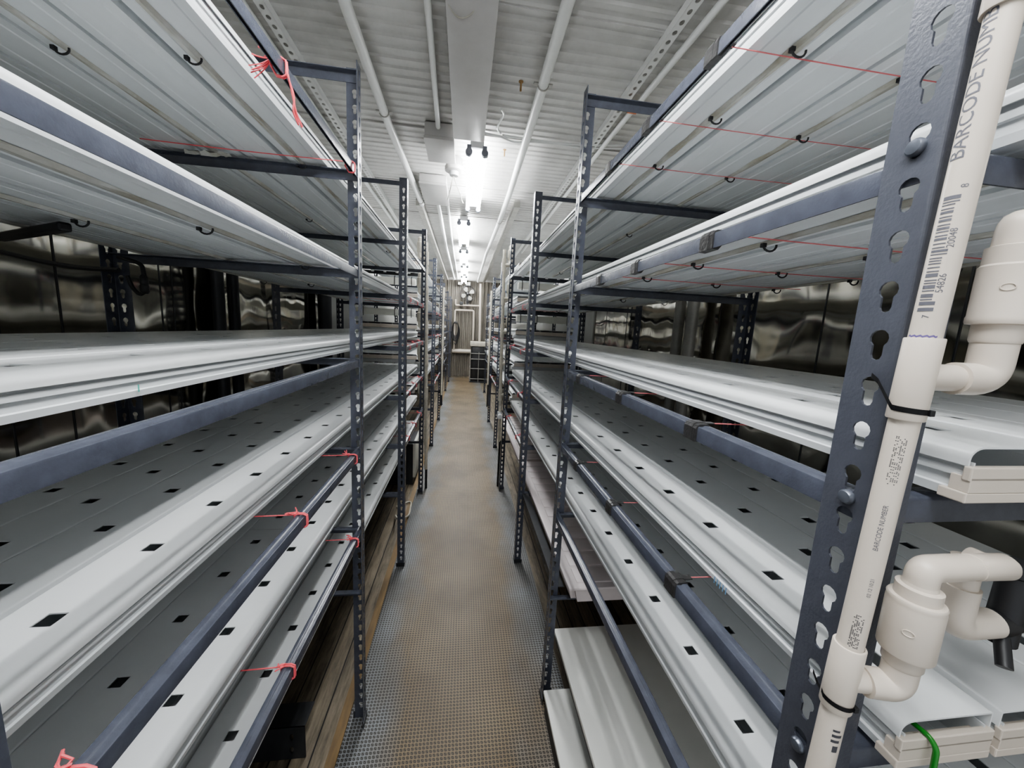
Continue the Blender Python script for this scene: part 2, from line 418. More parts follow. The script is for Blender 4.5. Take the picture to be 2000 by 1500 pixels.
U1L = (0.214, 1.157); U1R = (0.242, 1.185)
rack('L', *U1L, XL, 2.062, ZL, {0, 1, 2, 3, 4}, 'blue-grey slotted-angle shelving rack nearest the camera on the left of the aisle')
rack('R', *U1R, XR, 2.10, ZR, {0, 1, 2, 3, 4}, 'blue-grey slotted-angle shelving rack nearest the camera on the right, carrying white pipework', dress=True)
ZF = [1.780, 1.514, 1.247, 0.982, 0.7115, 0.43]
FAR = [('L', 1.986, 2.955, -.302, 'second'), ('R', 1.983, 2.998, .340, 'second'),
       ('L', 4.144, 5.354, -.318, 'third'), ('R', 4.107, 5.290, .378, 'third'),
       ('L', 6.42, 7.86, -.345, 'fourth'), ('R', 6.467, 7.872, .452, 'fourth'),
       ('L', 9.20, 10.05, -.34, 'fifth and last')]
for side, y0, y1, base, nth in FAR:
    rack(side, y0, y1, base, 2.095, ZF, {0, 1, 2, 3, 4}, 'blue-grey slotted shelving rack, %s from the camera on the %s of the aisle' % (nth, 'left' if side == 'L' else 'right'), rear=(y0 < 5))

# ------------------------------------------------------------------ growing channels
CW, CH = .098, .044
def base_profile(t=.0014):
    half = [(.0458, 0), (.0466, .0075), (.0440, .0085), (.0440, .0175), (.0466, .0185), (.0466, .0245), (.0440, .0255), (.0440, .031)]
    line = [(-x, z) for x, z in half[::-1]] + half
    inner = [(.0426, .031), (.0426, .0016)]
    loop = [(-x, z) for x, z in half[::-1]] + [(-.030, 0), (-.0275, .0022), (-.025, 0), (.025, 0), (.0275, .0022), (.030, 0)] + half + inner + [(-x, z) for x, z in inner[::-1]]
    return loop
def base_mesh(L):
    bm = newbm(); extrude_profile(bm, base_profile(), 0, L, 'Y', closed=True, caps=True)
    return to_mesh('channel_base', bm, M['pvc_under'])
def lid_mesh(L, first, front=0, pitch=.1335, hs=.0098):
    """snap-on lid with a row of square planting holes; first = Y of first hole, front = side (+1/-1) with the wide rolled edge"""
    bm = newbm()
    plain = [(.0494, .0285), (.0494, .0420), (.0490, .0432), (.0480, .0438), (.0465, .0440)]
    roll = [(.0494, .0285), (.0494, .0335)] + [(.0494 - .0130 * (1 - math.cos(t)), .0335 + .0105 * math.sin(t)) for t in [PI / 2 * k / 7 for k in range(1, 8)]]
    SIDE = {1: roll if front == 1 else plain, -1: roll if front == -1 else plain}
    wl, wr = SIDE[-1][-1][0], SIDE[1][-1][0]
    xs = [-wl, -wl + .0015, -hs, hs, wr - .0015, wr]
    ys = [0]; holes = []
    y = first
    while y < L - .02:
        if y > .02: holes.append(y)
        y += pitch
    cuts = sorted({0.0, L} | {h - hs for h in holes} | {h + hs for h in holes})
    V = {}
    def v(x, y, z):
        k = (round(x, 5), round(y, 5), round(z, 5))
        if k not in V: V[k] = bm.verts.new((x, y, z))
        return V[k]
    for a, b in zip(cuts, cuts[1:]):
        mid = (a + b) / 2; isH = any(abs(mid - h) < hs * .9 for h in holes)
        for i in range(5):
            if isH and i == 2: continue
            bm.faces.new([v(xs[i], a, CH), v(xs[i + 1], a, CH), v(xs[i + 1], b, CH), v(xs[i], b, CH)])
        for sgn in (-1, 1):
            pr = [(sgn * x, z) for x, z in SIDE[sgn]]
            for (x0, z0), (x1, z1) in zip(pr, pr[1:]):
                bm.faces.new([v(x0, a, z0), v(x0, b, z0), v(x1, b, z1), v(x1, a, z1)])
    bmesh.ops.recalc_face_normals(bm, faces=bm.faces[:])
    # make sure the top faces look up, then give the sheet thickness downwards
    tops = [f for f in bm.faces if f.normal.z < -.9 and abs(f.calc_center_median().z - CH) < 1e-4]
    if len(tops) > 3: bmesh.ops.reverse_faces(bm, faces=bm.faces[:])
    src = bm.faces[:]
    bmesh.ops.solidify(bm, geom=src, thickness=.0016)
    me = to_mesh('lid', bm, M['pvc'], smooth=True)
    return me
def cap_mesh():
    bm = newbm()
    add_box(bm, -.0505, .0505, -.0035, .014, -.001, .0075, .001)
    add_box(bm, -.0490, .0490, -.0035, .009, .0075, .020, .0005)
    add_box(bm, -.0500, .0500, -.0035, .002, .017, .0285, .001)
    return to_mesh('end_cap', bm, M['cream'])
CAP = cap_mesh()
ORD = ['frontmost', 'second from the aisle', 'third from the aisle', 'fourth from the aisle', 'fifth from the aisle', 'rearmost']
TIER = ['top', 'second', 'third', 'fourth', 'fifth', 'lowest']
_bm_cache = {}
def channel_set(side, base, u0, n, z, y0, y1, tier, where, stag, caps_near, split=None, jitter=True):
    """side-by-side channels on one tier; every channel is a thing of its own"""
    s = -1 if side == 'L' else 1
    L = y1 - y0
    for i in range(n):
        u = u0 + .1 * i + (.003 if i else -.004)
        x = base + s * u
        dy = random.uniform(-.006, .006) if jitter else 0
        kb = ('b', round(L, 3))
        if kb not in _bm_cache: _bm_cache[kb] = base_mesh(L)
        first = (stag[i % len(stag)] - y0) % .1335
        sp = split[i % len(split)] if split else None
        lab = 'white growing channel, %s on the %s tier, %s' % ('rearmost' if i == n - 1 else ORD[i], TIER[tier], where)
        root = thing('growing_channel', lab, 'growing channel', (x, y0 + dy, z), 'growing channels on the %s tier of the %s' % (TIER[tier], where))
        obj('channel_base', _bm_cache[kb], root, (x, y0 + dy, z))
        segs = [(0, L)] if not sp else [(0, sp - .0007), (sp + .0007, L)]
        for a, b in segs:
            kl = ('l', round(a, 3), round(b, 3), round(first, 3), -s if i == 0 else 0)
            if kl not in _bm_cache: _bm_cache[kl] = lid_mesh(b - a, (first - a) % .1335, -s if i == 0 else 0)
            obj('lid', _bm_cache[kl], root, (x, y0 + dy + a, z))
        if caps_near: obj('end_cap', CAP, root, (x, y0 + dy, z))
STAG = [.016, .066, .022, .072, .02, .07]
for k in range(6):
    channel_set('L', XL, .138, 5, ZL[k] + .0295, -.25, 3.18, k, 'near left rack', STAG, False, split=[1.53 + .11 * k % .4, 1.31, 1.6, 1.42, 1.5, 1.38])
for k in range(5):
    channel_set('R', XR, .112, 5, ZR[k] + .0295, .225, 2.93, k, 'near right rack', STAG, True, split=[.86 + .05 * k, 1.1, .7, .9, 1.2, .95])
for k in range(5):
    channel_set('L', -.302, .156, 5, ZF[k] + .104, 3.28, 5.95, k, 'second left rack', STAG, True, split=[1.2, 1.4])
    channel_set('R', .340, .132, 5, ZF[k] + .104, 3.02, 5.80, k, 'second right rack', STAG, True, split=[1.3, 1.1])
    channel_set('L', -.33, .14, 2, ZF[k] + .104, 6.2, 8.9, k, 'far left rack', STAG, False)
    channel_set('R', .42, .135, 2, ZF[k] + .104, 6.1, 8.9, k, 'far right rack', STAG, False)

# drain gutters under the ends of the second group of channels, with outlet stubs
def gutter_mesh(w):
    bm = newbm(); add_box(bm, -w / 2, w / 2, -.03, .03, 0, .036, .006)
    return to_mesh('gutter_body', bm, M['pvc'], smooth=True)
def stub_mesh():
    bm = newbm(); add_tube(bm, [(0, 0, -.03), (0, 0, .002)], .012, 14); return to_mesh('outlet_stub', bm, M['pvc'], smooth=True)
STUB = stub_mesh(); GUT = gutter_mesh(.52)
for side, base, yc, u in (('L', -.302, 3.34, .385), ('R', .340, 3.085, .325)):
    s = -1 if side == 'L' else 1
    for k in range(5):
        x = base + s * u; z = ZF[k] + .0655
        w = 'left' if side == 'L' else 'right'
        g = thing('drain_gutter', 'white drain gutter under channel ends on the %s tier of the second %s rack' % (TIER[k], w), 'gutter', (x, yc, z), 'drain gutters of the second racks')
        obj('gutter_body', GUT, g, (x, yc, z))
        for j in range(5): obj('outlet_stub', STUB, g, (x - .2 + .1 * j, yc, z))
        # supporting bar belonging to the gutter
        bm = newbm(); add_box(bm, -.27, .27, -.012, .012, -.0655 + .0235, -.0655 + .05); obj('support_bar', to_mesh('support_bar', bm, M['steel_dark']), g, (x, yc + .05, z))
# pale troughs hung below tiers one and two of the second racks
def trough():
    bm = newbm(); add_box(bm, -.27, .27, -.035, .035, -.058, -.004, .004)
    return to_mesh('trough_body', bm, M['white_box'], smooth=True)
TR = trough()
def hook():
    bm = newbm(); add_tube(bm, [(0, 0, .012), (0, -.037, .008), (0, -.039, -.03), (0, -.037, -.07)], .003, 8); return to_mesh('hook', bm, M['black'])
HK = hook()
for side, base, yc, u in (('L', -.302, 3.36, .40), ('R', .340, 3.10, .36)):
    s = -1 if side == 'L' else 1
    for k in (0, 1):
        x = base + s * u; z = ZF[k]
        t = thing('trough', 'pale hanging trough below the %s tier of the second %s rack' % (TIER[k], 'left' if s < 0 else 'right'), 'trough', (x, yc, z), 'hanging troughs of the second racks')
        obj('trough_body', TR, t, (x, yc, z))
        for j in (-.16, .1, .24): obj('hook', HK, t, (x + j * s * -1, yc, z))

# ------------------------------------------------------------------ light cables clipped under the upper tiers
def clip_mesh():
    bm = newbm()
    add_tube(bm, [(.011 * math.cos(a), 0, -.004 + .009 * math.sin(a)) for a in [PI * .05 - k * PI * 1.05 / 8 for k in range(9)]], .0016, 8)
    add_box(bm, -.014, -.008, -.003, .003, -.008, -.002)
    return to_mesh('clip', bm, M['black'])
CLIP = clip_mesh()
def cable_mesh(L, seed):
    rnd = random.Random(seed); bm = newbm()
    pts = [(rnd.uniform(-.0035, .0035), y * L / 26, -.0030 + rnd.uniform(-.0008, .0004)) for y in range(27)]
    add_tube(bm, pts, .0026, 8); return to_mesh('wire', bm, M['cable'], smooth=True)
def tape_mesh(L, seed):
    rnd = random.Random(seed); bm = newbm(); n = 50; rows = []
    for k in range(n + 1):
        y = L * k / n; w = .0072 + rnd.uniform(-.003, .0035); z = -.0012 - rnd.uniform(0, .0008)
        rows.append([bm.verts.new((-w, y, -.0002)), bm.verts.new((-w * .4, y, z - .0042)), bm.verts.new((w * .4, y, z - .0042)), bm.verts.new((w, y, -.0002))])
    for A, B in zip(rows, rows[1:]):
        for i in range(3): bm.faces.new([A[i], A[i + 1], B[i + 1], B[i]])
    return to_mesh('tape_strip', bm, M['clear_tape'])
CLIPY = {'L': [.40, .735, 1.14, 1.7, 2.3, 2.9], 'R': [.53, .705, .912, 1.5, 2.1, 2.6]}
for side, ZZ, base, y0, y1, u0 in (('L', ZL, XL, -.2, 3.1, .138), ('R', ZR, XR, .28, 2.86, .112)):
    s = -1 if side == 'L' else 1; L = y1 - y0
    for k in (0, 1):
        for ci, ch in enumerate((0, 2, 4)):
            x = base + s * (u0 + .1 * ch + .016 + (.004 if ch else -.003)); z = ZZ[k] + .0292
            lab = 'taped grey light cable under the %s tier, %s, near %s rack' % (TIER[k], ('closest to the aisle', 'in the middle', 'closest to the wall')[ci], 'left' if s < 0 else 'right')
            c = thing('taped_cable', lab, 'cable', (x, y0, z), 'taped cables under the %s tier of the near %s rack' % (TIER[k], 'left' if s < 0 else 'right'))
            obj('tape_strip', tape_mesh(L, k * 7 + ci), c, (x, y0, z)); obj('wire', cable_mesh(L, 31 + k * 7 + ci), c, (x, y0, z))
            for y in CLIPY[side]: obj('clip', CLIP, c, (x, y + .02 * ci, z - .003))

# ------------------------------------------------------------------ ties, tape and threads on the rails
def tie_mesh(side, seed):
    """twine knotted around a rail; origin at the rail's outer bottom edge"""
    rnd = random.Random(seed); s = -1 if side == 'L' else 1; bm = newbm()
    for j in range(2):
        o = .004 * j - .002
        loop = [(-.0012, o, .0), (-.0016, o, .012), (-.0008, o + .001, .0215), (.006, o + .001, .0252), (.016, o + .001, .0250), (.0215, o, .022), (.0222, o, .012), (.014, o, -.002), (.004, o, -.003), (-.0012, o, 0)]
        add_tube(bm, [(s * u, y, z) for u, y, z in loop], .0016, 7)
    k0 = Vector((s * .0215, 0, .0250))
    for j in range(4):
        a = rnd.uniform(0, 6.28); add_tube(bm, [k0, k0 + Vector((s * .006 * math.cos(a), .008 * math.sin(a), .003)), k0 + Vector((s * (.004 + .012 * rnd.random()), .016 * math.sin(a + .6), .002 + .008 * rnd.random()))], .0013, 6)
    add_lathe(bm, k0, [(.001, -.004), (.0042, -.002), (.0042, .002), (.001, .004)], 8)
    return to_mesh('knotted_loop', bm, M['pink'], smooth=True)
def thread_mesh(side, L, dz, m, r=.0009):
    bm = newbm(); s = -1 if side == 'L' else 1
    add_tube(bm, catenary((s * .021, 0, .023), (s * L, 0, .023 + dz), .002, 8), r, 6); return to_mesh('thread', bm, m)
def wrap_mesh(side, w=.030):
    bm = newbm(); s = -1 if side == 'L' else 1
    loop = [(-.0004, -.001), (-.0004, .018), (.002, .0228), (.006, .0246), (.018, .0246), (.0215, .022), (.0215, .012), (.010, -.0018)]
    extrude_profile(bm, [(s * u, z) for u, z in loop], -w / 2, w / 2, 'Y'); 
    extrude_profile(bm, [(s * (u * 1.04 + (.0004 if u > .01 else -.0006)), z * 1.03 + .0002) for u, z in loop], -w * .2, w * .34, 'Y')
    add_box(bm, min(s * .020, s * .034), max(s * .020, s * .034), -.006, .004, .0228, .0245)
    return to_mesh('tape_wrap', bm, M['tape'])
def tail_mesh(seed):
    rnd = random.Random(seed); bm = newbm()
    for j in range(4):
        a = Vector((.002, rnd.uniform(-.004, .004), .004)); b_ = Vector((.006 + rnd.uniform(-.002, .003), .012 + rnd.uniform(-.004, .004), -.025)); c = Vector((.003 + rnd.uniform(-.003, .003), .020 + rnd.uniform(-.006, .006), -.045)); d = c + Vector((.003, .012 + rnd.uniform(-.006, .006), -.010 - .006 * rnd.random()))
        add_tube(bm, arc_path([a, b_, c, d], .012, 4), .0014, 6)
    for j in range(5):
        add_tube(bm, arc_path([(-.02, 0, .024), (-.034, rnd.uniform(-.01, .01), .012), (-.045 - rnd.uniform(0, .012), rnd.uniform(-.018, .018), -.002 + rnd.uniform(-.012, .01))], .01, 4), .0009, 5)
    return to_mesh('frayed_tail', bm, M['pink'], True)
def tie(side, k, y, base, ZZ, L, label, dz=0.0, seed=1):
    z = ZZ[k]; r = thing('twine_tie', label, 'twine', (base, y, z), 'red twine ties on the near left rails')
    obj('knotted_loop', tie_mesh(side, seed), r, (base, y, z)); obj('thread', thread_mesh(side, L, dz, M['pink'], .0012), r, (base, y, z))
    if seed == 3: obj('frayed_tail', tail_mesh(3), r, (base, y, z))
tie('L', 0, .708, XL, ZL, .05, 'frayed red twine hanging from the top left rail', .002, 3)
tie('L', 0, 1.085, XL, ZL, .50, 'red twine tied where the top left rail meets the near post', .002, 4)
tie('L', 3, 1.075, XL, ZL, .30, 'red twine tied to the fourth left rail beside the near post', -.002, 5)
tie('L', 3, .729, XL, ZL, .30, 'red twine tied midway along the fourth left rail', -.002, 6)
tie('L', 3, .298, XL, ZL, .30, 'red twine on the fourth left rail at the bottom corner of the photo', -.002, 7)
tie('L', 4, 1.078, XL, ZL, .26, 'red twine tied to the lowest left rail beside the near post', -.002, 8)
tie('L', 4, .653, XL, ZL, .26, 'red twine tied midway along the lowest left rail', -.002, 9)
for side, base, ys, nm in (('L', -.302, (2.15, 2.45, 2.75), 'second left'), ('R', .340, (2.2, 2.7), 'second right'), ('L', -.318, (4.35, 4.9), 'third left'), ('R', .378, (4.4, 5.0), 'third right')):
    for k in (1, 2, 3, 4):
        for j, y in enumerate(ys):
            z = ZF[k]; pos = ('nearest end', 'middle', 'far end')[j] if len(ys) == 3 else ('near half', 'far half')[j]
            r = thing('twine_tie', 'pale red twine on the %s rail of the %s rack, %s' % (TIER[k], nm, pos), 'twine', (base, y, z), 'red twine ties on the %s rack' % nm)
            if ('far', side) not in _bm_cache: _bm_cache[('far', side)] = (tie_mesh(side, 20), thread_mesh(side, .4, .0, M['thread'], .0012))
            a, b_ = _bm_cache[('far', side)]
            obj('knotted_loop', a, r, (base, y, z)); obj('thread', b_, r, (base, y, z))
def taped(k, y, label, L, dz=0.0, w=.028):
    z = ZR[k]; r = thing('taped_tie', label, 'tape', (XR, y, z), 'black tape wraps on the near right rails')
    obj('tape_wrap', wrap_mesh('R', w), r, (XR, y, z)); t = obj('thread', thread_mesh('R', L, dz, M['thread']), r, (XR, y, z)); t['label'] = 'thin red thread'
PL = ['nearest the camera', 'in the middle', 'nearest the far post']
for k, yy, L, dz in ((0, (.544, .735, .926), .58, .0015), (1, (.501, .725, .927), .58, .0015), (2, (.484, .741, 1.03), .35, 0), (3, (.486, .738, .99), .30, 0)):
    for j, y in enumerate(yy): taped(k, y, 'black tape wrap with red thread on the %s right rail, %s' % (TIER[k], PL[j]), L, dz)
# threads crossing at the mid rail gap of tier 1 handled above; blue and teal pen marks on channel fronts
bm = newbm()
for j in range(5): add_box(bm, -.0002, .0002, j * .0062, j * .0062 + .0016, 0, .0105)
o = obj('pen_mark', to_mesh('pen_mark', bm, M['ink_blue']), None, (XR + .112 - .003 - .0494, .44, ZR[3] + .0272)); tag(o, 'blue pen strokes on the front of the fourth right channel', 'marking')
bm = newbm(); add_box(bm, -.0002, .0002, 0, .0016, 0, .009)
o = obj('pen_mark', to_mesh('pen_mark', bm, M['ink_teal']), None, (XL - .138 + .003 + .0494, .488, ZL[2] + .0272 + .008)); tag(o, 'teal pen stroke on the front of the third left channel', 'marking')

# ------------------------------------------------------------------ ceiling: lamps, trunking, pipes, boxes
def lamp_parts(L):
    bm = newbm(); add_box(bm, -.045, .045, 0, L, -.020, .028, .006); h = to_mesh('lamp_housing', bm, M['lamp_white'], smooth=True)
    bm = newbm(); add_tube(bm, [(0, .03, -.047), (0, L - .03, -.047)], .0145, 16); t = to_mesh('tube', bm, M['tube'], smooth=True)
    bm = newbm(); add_lathe(bm, (0, 0, -.047), [(.020, 0), (.0235, .004), (.0235, .034), (.019, .036)], 20, 'Y')
    add_box(bm, -.014, .014, .002, .034, -.04, -.006); c = to_mesh('lamp_holder', bm, M['lamp_cap'], smooth=True)
    return h, t, c
LH, LT, LC = lamp_parts(1.22)
LTN = LT.copy(); LTN.materials.clear(); LTN.materials.append(M['tube_near'])
NTH = ['above the camera', 'first in view', 'second in view', 'third in view', 'fourth in view', 'farthest']
for i, (x, y) in enumerate(((.015, -.42), (.045, 2.62), (-.045, 4.38), (-.05, 6.0), (-.035, 7.45), (-.05, 8.95))):
    z = CEIL - .045
    if i == 1: z = 2.575
    if i == 0: z = 2.16
    r = thing('tube_lamp', 'white twin-tube ceiling lamp over the aisle, %s' % NTH[i], 'lamp', (x, y, z), 'twin tube lamps along the aisle ceiling')
    obj('lamp_housing', LH, r, (x, y, z))
    for dx in (-.052, .052):
        obj('tube', LTN if i == 0 else LT, r, (x + dx, y, z)); obj('lamp_holder', LC, r, (x + dx, y - .004, z))
        c2 = obj('lamp_holder', LC, r, (x + dx, y + 1.22 - .032, z))
    if i == 0:
        bm = newbm()
        for yy in (.2, 1.0): add_tube(bm, [(0, yy, .025), (0, yy, CEIL - z)], .003, 8)
        obj('hanging_wire', to_mesh('hanging_wire', bm, M['black']), r, (x, y, z))
    if i == 1:
        bm = newbm(); add_box(bm, -.03, .03, .05, .09, .028, CEIL - z); add_box(bm, -.03, .03, 1.1, 1.14, .028, CEIL - z); obj('mount_bracket', to_mesh('mount_bracket', bm, M['box']), r, (x, y, z))
bm = newbm(); add_box(bm, -.105, .085, 1.46, 2.50, 2.535, CEIL - .001, .004)
o = obj('ceiling_trunking', to_mesh('ceiling_trunking', bm, M['box'], True)); tag(o, 'flat grey sheet-metal trunking on the ceiling before the first lamp', 'trunking')
def jbox(x0, x1, y0, y1, z0, label):
    bm = newbm(); add_box(bm, x0, x1, y0, y1, z0 + .02, CEIL - .001, .006); root = thing('junction_box', label, 'junction box', ((x0 + x1) / 2, (y0 + y1) / 2, z0))
    obj('box_body', to_mesh('box_body', bm, M['box'], True), root)
    bm = newbm(); add_box(bm, x0 - .004, x1 + .004, y0 - .004, y1 + .004, z0, z0 + .0195, .004); obj('box_cover', to_mesh('box_cover', bm, M['box'], True), root)
    for o in root.children: o.location = -root.location
jbox(-.285, -.105, 2.53, 2.86, 2.535, 'grey ceiling junction box just left of the first lamp')
jbox(-.412, -.19, 3.34, 3.86, 2.55, 'larger grey ceiling junction box above the left aisle edge')
def pipe(name, label, cat, pts, r, m, clamps=()):
    root = thing(name, label, cat, pts[0])
    bm = newbm(); add_tube(bm, pts, r, 18); obj('pipe_body', to_mesh('pipe_body', bm, m, True), root)
    for c in clamps:
        bm = newbm(); x, y, z = c
        ring = [(x + (r + .002) * math.cos(a), y, z + (r + .002) * math.sin(a)) for a in [PI * 1.08 - k * PI * -1.16 / 12 for k in range(13)]]
        add_tube(bm, ring, .0035, 8); add_box(bm, x - r - .022, x - r, y - .008, y + .008, z, z + .006); add_box(bm, x + r, x + r + .022, y - .008, y + .008, z, z + .006)
        obj('pipe_clamp', to_mesh('pipe_clamp', bm, M['galv'], True), root)
    for o in root.children: o.location = -root.location
    return root
def lin(p, q, n): 
    p = Vector(p); q = Vector(q); return [tuple(p.lerp(q, k / n)) for k in range(n + 1)]
pipe('water_pipe', 'thick white pipe along the left of the ceiling', 'pipe', [(-.478, .6, 2.575), (-.485, 1.7, 2.573), (-.492, 2.5, 2.572), (-.470, 3.4, 2.572), (-.458, 3.95, 2.572)], .0235, M['pipe'], [(-.491, 2.37, 2.572), (-.46, 3.86, 2.572)])
pipe('water_pipe', 'thick white pipe along the right of the ceiling, sagging slightly', 'pipe', [(.325, .6, 2.575), (.335, 1.5, 2.574), (.346, 2.2, 2.572), (.358, 3.4, 2.572), (.345, 4.6, 2.572), (.31, 6.2, 2.572), (.31, 9.9, 2.572)], .0245, M['pipe'], [(.342, 1.95, 2.572), (.35, 4.3, 2.572)])
pipe('conduit', 'thin white conduit beside the ceiling trunking', 'conduit', [(-.165, 1.1, 2.60), (-.20, 2.515, 2.60)], .014, M['pipe'])
pipe('conduit', 'white conduit running from the large junction box down the left ceiling', 'conduit', [(-.30, 3.87, 2.605), (-.32, 6.0, 2.605), (-.30, 9.9, 2.605)], .02, M['pipe'])
pipe('conduit', 'white conduit left of the far ceiling lamps', 'conduit', [(-.205, 3.87, 2.61), (-.22, 6.0, 2.61), (-.21, 9.9, 2.61)], .014, M['pipe'])
# square beams continuing from the pipes
for x, lab in ((-.49, 'brown square duct on the left ceiling beyond the thick pipe'), (.47, 'brown square duct on the right ceiling behind the second rack')):
    bm = newbm(); add_box(bm, x - .03, x + .03, 3.98 if x < 0 else 3.75, 9.9, 2.565, CEIL - .001, .003); o = obj('square_duct', to_mesh('square_duct', bm, M['galv'])); tag(o, lab, 'duct')
# perforated bars along both sides of the ceiling
def perforated_bar(x, label, s):
    bm = newbm(); w = .040; ps = .05; n = int((9.6 - 1.0) / ps)
    for c in range(n):
        y0 = 1.0 + c * ps; y1 = y0 + ps; outer = [(-w / 2, y0), (w / 2, y0), (w / 2, y1), (-w / 2, y1)]
        cy = (y0 + y1) / 2; hole = [(.009 * math.cos(a), cy + .013 * math.sin(a)) for a in [2 * PI * k / 12 for k in range(12)]]
        if c < 60:
            allp = outer + hole; V = [bm.verts.new((x + u, y, 2.60)) for u, y in allp]
            for t in tessellate_polygon([[Vector((u, y, 0)) for u, y in outer], [Vector((u, y, 0)) for u, y in hole]]):
                try: bm.faces.new([V[i] for i in t])
                except ValueError: pass
        else: bm.faces.new([bm.verts.new((x + u, y, 2.60)) for u, y in outer])
    add_box(bm, x + s * .02 - .001, x + s * .02 + .001, 1.0, 9.6, 2.60, CEIL - .001)
    o = obj('perforated_bar', to_mesh('perforated_bar', bm, M['pipe'])); tag(o, label, 'metal bar')
perforated_bar(.80, 'perforated metal bar along the right side of the ceiling', -1)
perforated_bar(-.835, 'perforated metal bar along the left side of the ceiling', 1)
pipe('conduit', 'pale conduit beside the right perforated ceiling bar', 'conduit', [(.90, 1.0, 2.60), (.86, 2.4, 2.60), (.86, 6, 2.60)], .015, M['pipe'])
pipe('conduit', 'pale conduit beside the left perforated ceiling bar', 'conduit', [(-.90, 1.0, 2.60), (-.905, 2.4, 2.60), (-.89, 6, 2.60)], .015, M['pipe'])
bm = newbm(); add_box(bm, .835, .885, 2.02, 2.09, 2.578, 2.60); o = obj('orange_tag', to_mesh('orange_tag', bm, M['orange'])); tag(o, 'small rust-orange clip on the ceiling conduit, upper right', 'clip')
# round fitting with hanging wires left of first lamp
root = thing('ceiling_fitting', 'round grey ceiling fitting with hanging wires left of the first lamp', 'fitting', (-.115, 3.02, CEIL))
bm = newbm(); add_lathe(bm, (-.115, 3.02, CEIL), [(.062, 0), (.062, -.055), (.070, -.058), (.070, -.085), (.055, -.09)], 26); obj('fitting_body', to_mesh('fitting_body', bm, M['box'], True), root).location = -root.location
bm = newbm(); add_lathe(bm, (-.115, 3.02, CEIL), [(.034, -.088), (.034, -.118), (.028, -.121)], 20); obj('fitting_socket', to_mesh('fitting_socket', bm, M['lamp_white'], True), root).location = -root.location
bm = newbm()
for pts in ([(-.115, 3.02, 2.515), (-.10, 3.06, 2.47), (-.07, 3.2, 2.455), (-.06, 3.5, 2.50), (-.05, 3.9, 2.60)], [(-.12, 3.02, 2.515), (-.135, 3.03, 2.45), (-.16, 3.2, 2.43), (-.19, 3.6, 2.52)]):
    add_tube(bm, arc_path(pts, .08), .0035, 8)
obj('wire', to_mesh('wire', bm, M['cable'], True), root).location = -root.location
# loose ceiling cables
def cable(label, paths, r, m, name='ceiling_cable'):
    bm = newbm()
    for p in paths: add_tube(bm, arc_path(p, .06, 5), r, 8)
    o = obj(name, to_mesh(name, bm, m, True)); tag(o, label, 'cable'); return o
cable('white cable bundle looping across the ceiling right of the first lamp', [[(.085, 2.54, 2.61), (.20, 2.53, 2.595), (.27, 2.56, 2.585), (.42, 2.55, 2.60), (.60, 2.53, 2.595), (.72, 2.56, 2.60), (1.1, 2.5, 2.61)], [(.20, 2.52, 2.60), (.36, 2.54, 2.605), (.52, 2.50, 2.585), (.70, 2.52, 2.60), (1.1, 2.47, 2.615)]], .0065, M['pipe'])
cable('short white cable tail hanging from the ceiling beside the trunking', [[(.185, 2.50, 2.60), (.155, 2.42, 2.585), (.165, 2.33, 2.58), (.185, 2.24, 2.575), (.16, 2.17, 2.56)]], .006, M['pipe'])
cable('thin grey wire loop hanging from the ceiling at the top edge', [[(-.105, 1.45, 2.60), (-.10, 1.53, 2.535), (-.06, 1.58, 2.525), (.0, 1.55, 2.53), (.02, 1.45, 2.60)]], .003, M['cable'])
# ceiling bolts
def cbolt(x, y, label):
    bm = newbm(); add_lathe(bm, (x, y, CEIL), [(.012, 0), (.012, -.004), (.005, -.005), (.005, -.045), (.003, -.046)], 12)
    o = obj('ceiling_bolt', to_mesh('ceiling_bolt', bm, M['rust'], True)); tag(o, label, 'bolt')
cbolt(.245, 2.05, 'rusty bolt hanging from the ceiling above the white cable tail')
cbolt(.24, 2.78, 'rusty bolt hanging from the ceiling right of the first lamp')

# ------------------------------------------------------------------ far end
root = thing('wall_fan', 'round black wall fan with pale blades on the end wall', 'fan', (.06, 10.3, 2.28))
bm = newbm()
for rr, yy in ((.205, 0), (.205, -.07), (.16, -.085), (.11, -.09), (.06, -.092)):
    add_tube(bm, [(rr * math.cos(2 * PI * k / 28), yy, rr * math.sin(2 * PI * k / 28)) for k in range(29)], .0055 if rr > .2 else .002, 6, False)
for k in range(20):
    a = 2 * PI * k / 20; c, s_ = math.cos(a), math.sin(a)
    add_tube(bm, [(.045 * c, -.092, .045 * s_), (.15 * c, -.088, .15 * s_), (.205 * c, -.07, .205 * s_), (.205 * c, 0, .205 * s_)], .002, 5, False)
obj('cage', to_mesh('cage', bm, M['black']), root, (.06, 10.3, 2.28))
for k in range(4):
    bm = newbm(); a0 = k * PI / 2 + .5; V = []
    outl = [(.03, -.25), (.10, -.42), (.165, -.40), (.185, -.1), (.175, .28), (.12, .38), (.05, .2)]
    vs = [bm.verts.new((r_ * math.cos(a0 + a), -.045 + .02 * a, r_ * math.sin(a0 + a))) for r_, a in outl]; bm.faces.new(vs); bmesh.ops.solidify(bm, geom=bm.faces[:], thickness=.003)
    obj('blade', to_mesh('blade', bm, M['fan_blade']), root, (.06, 10.3, 2.28))
bm = newbm(); add_lathe(bm, (0, 0, 0), [(.02, -.09), (.035, -.08), (.04, -.03), (.055, .02), (.055, .10)], 18, 'Y'); obj('hub', to_mesh('hub', bm, M['black'], True), root, (.06, 10.3, 2.28))
bm = newbm(); add_box(bm, -.03, .03, .02, .10, -.30, .02, .004); obj('mount', to_mesh('mount', bm, M['black']), root, (.06, 10.3, 2.28))
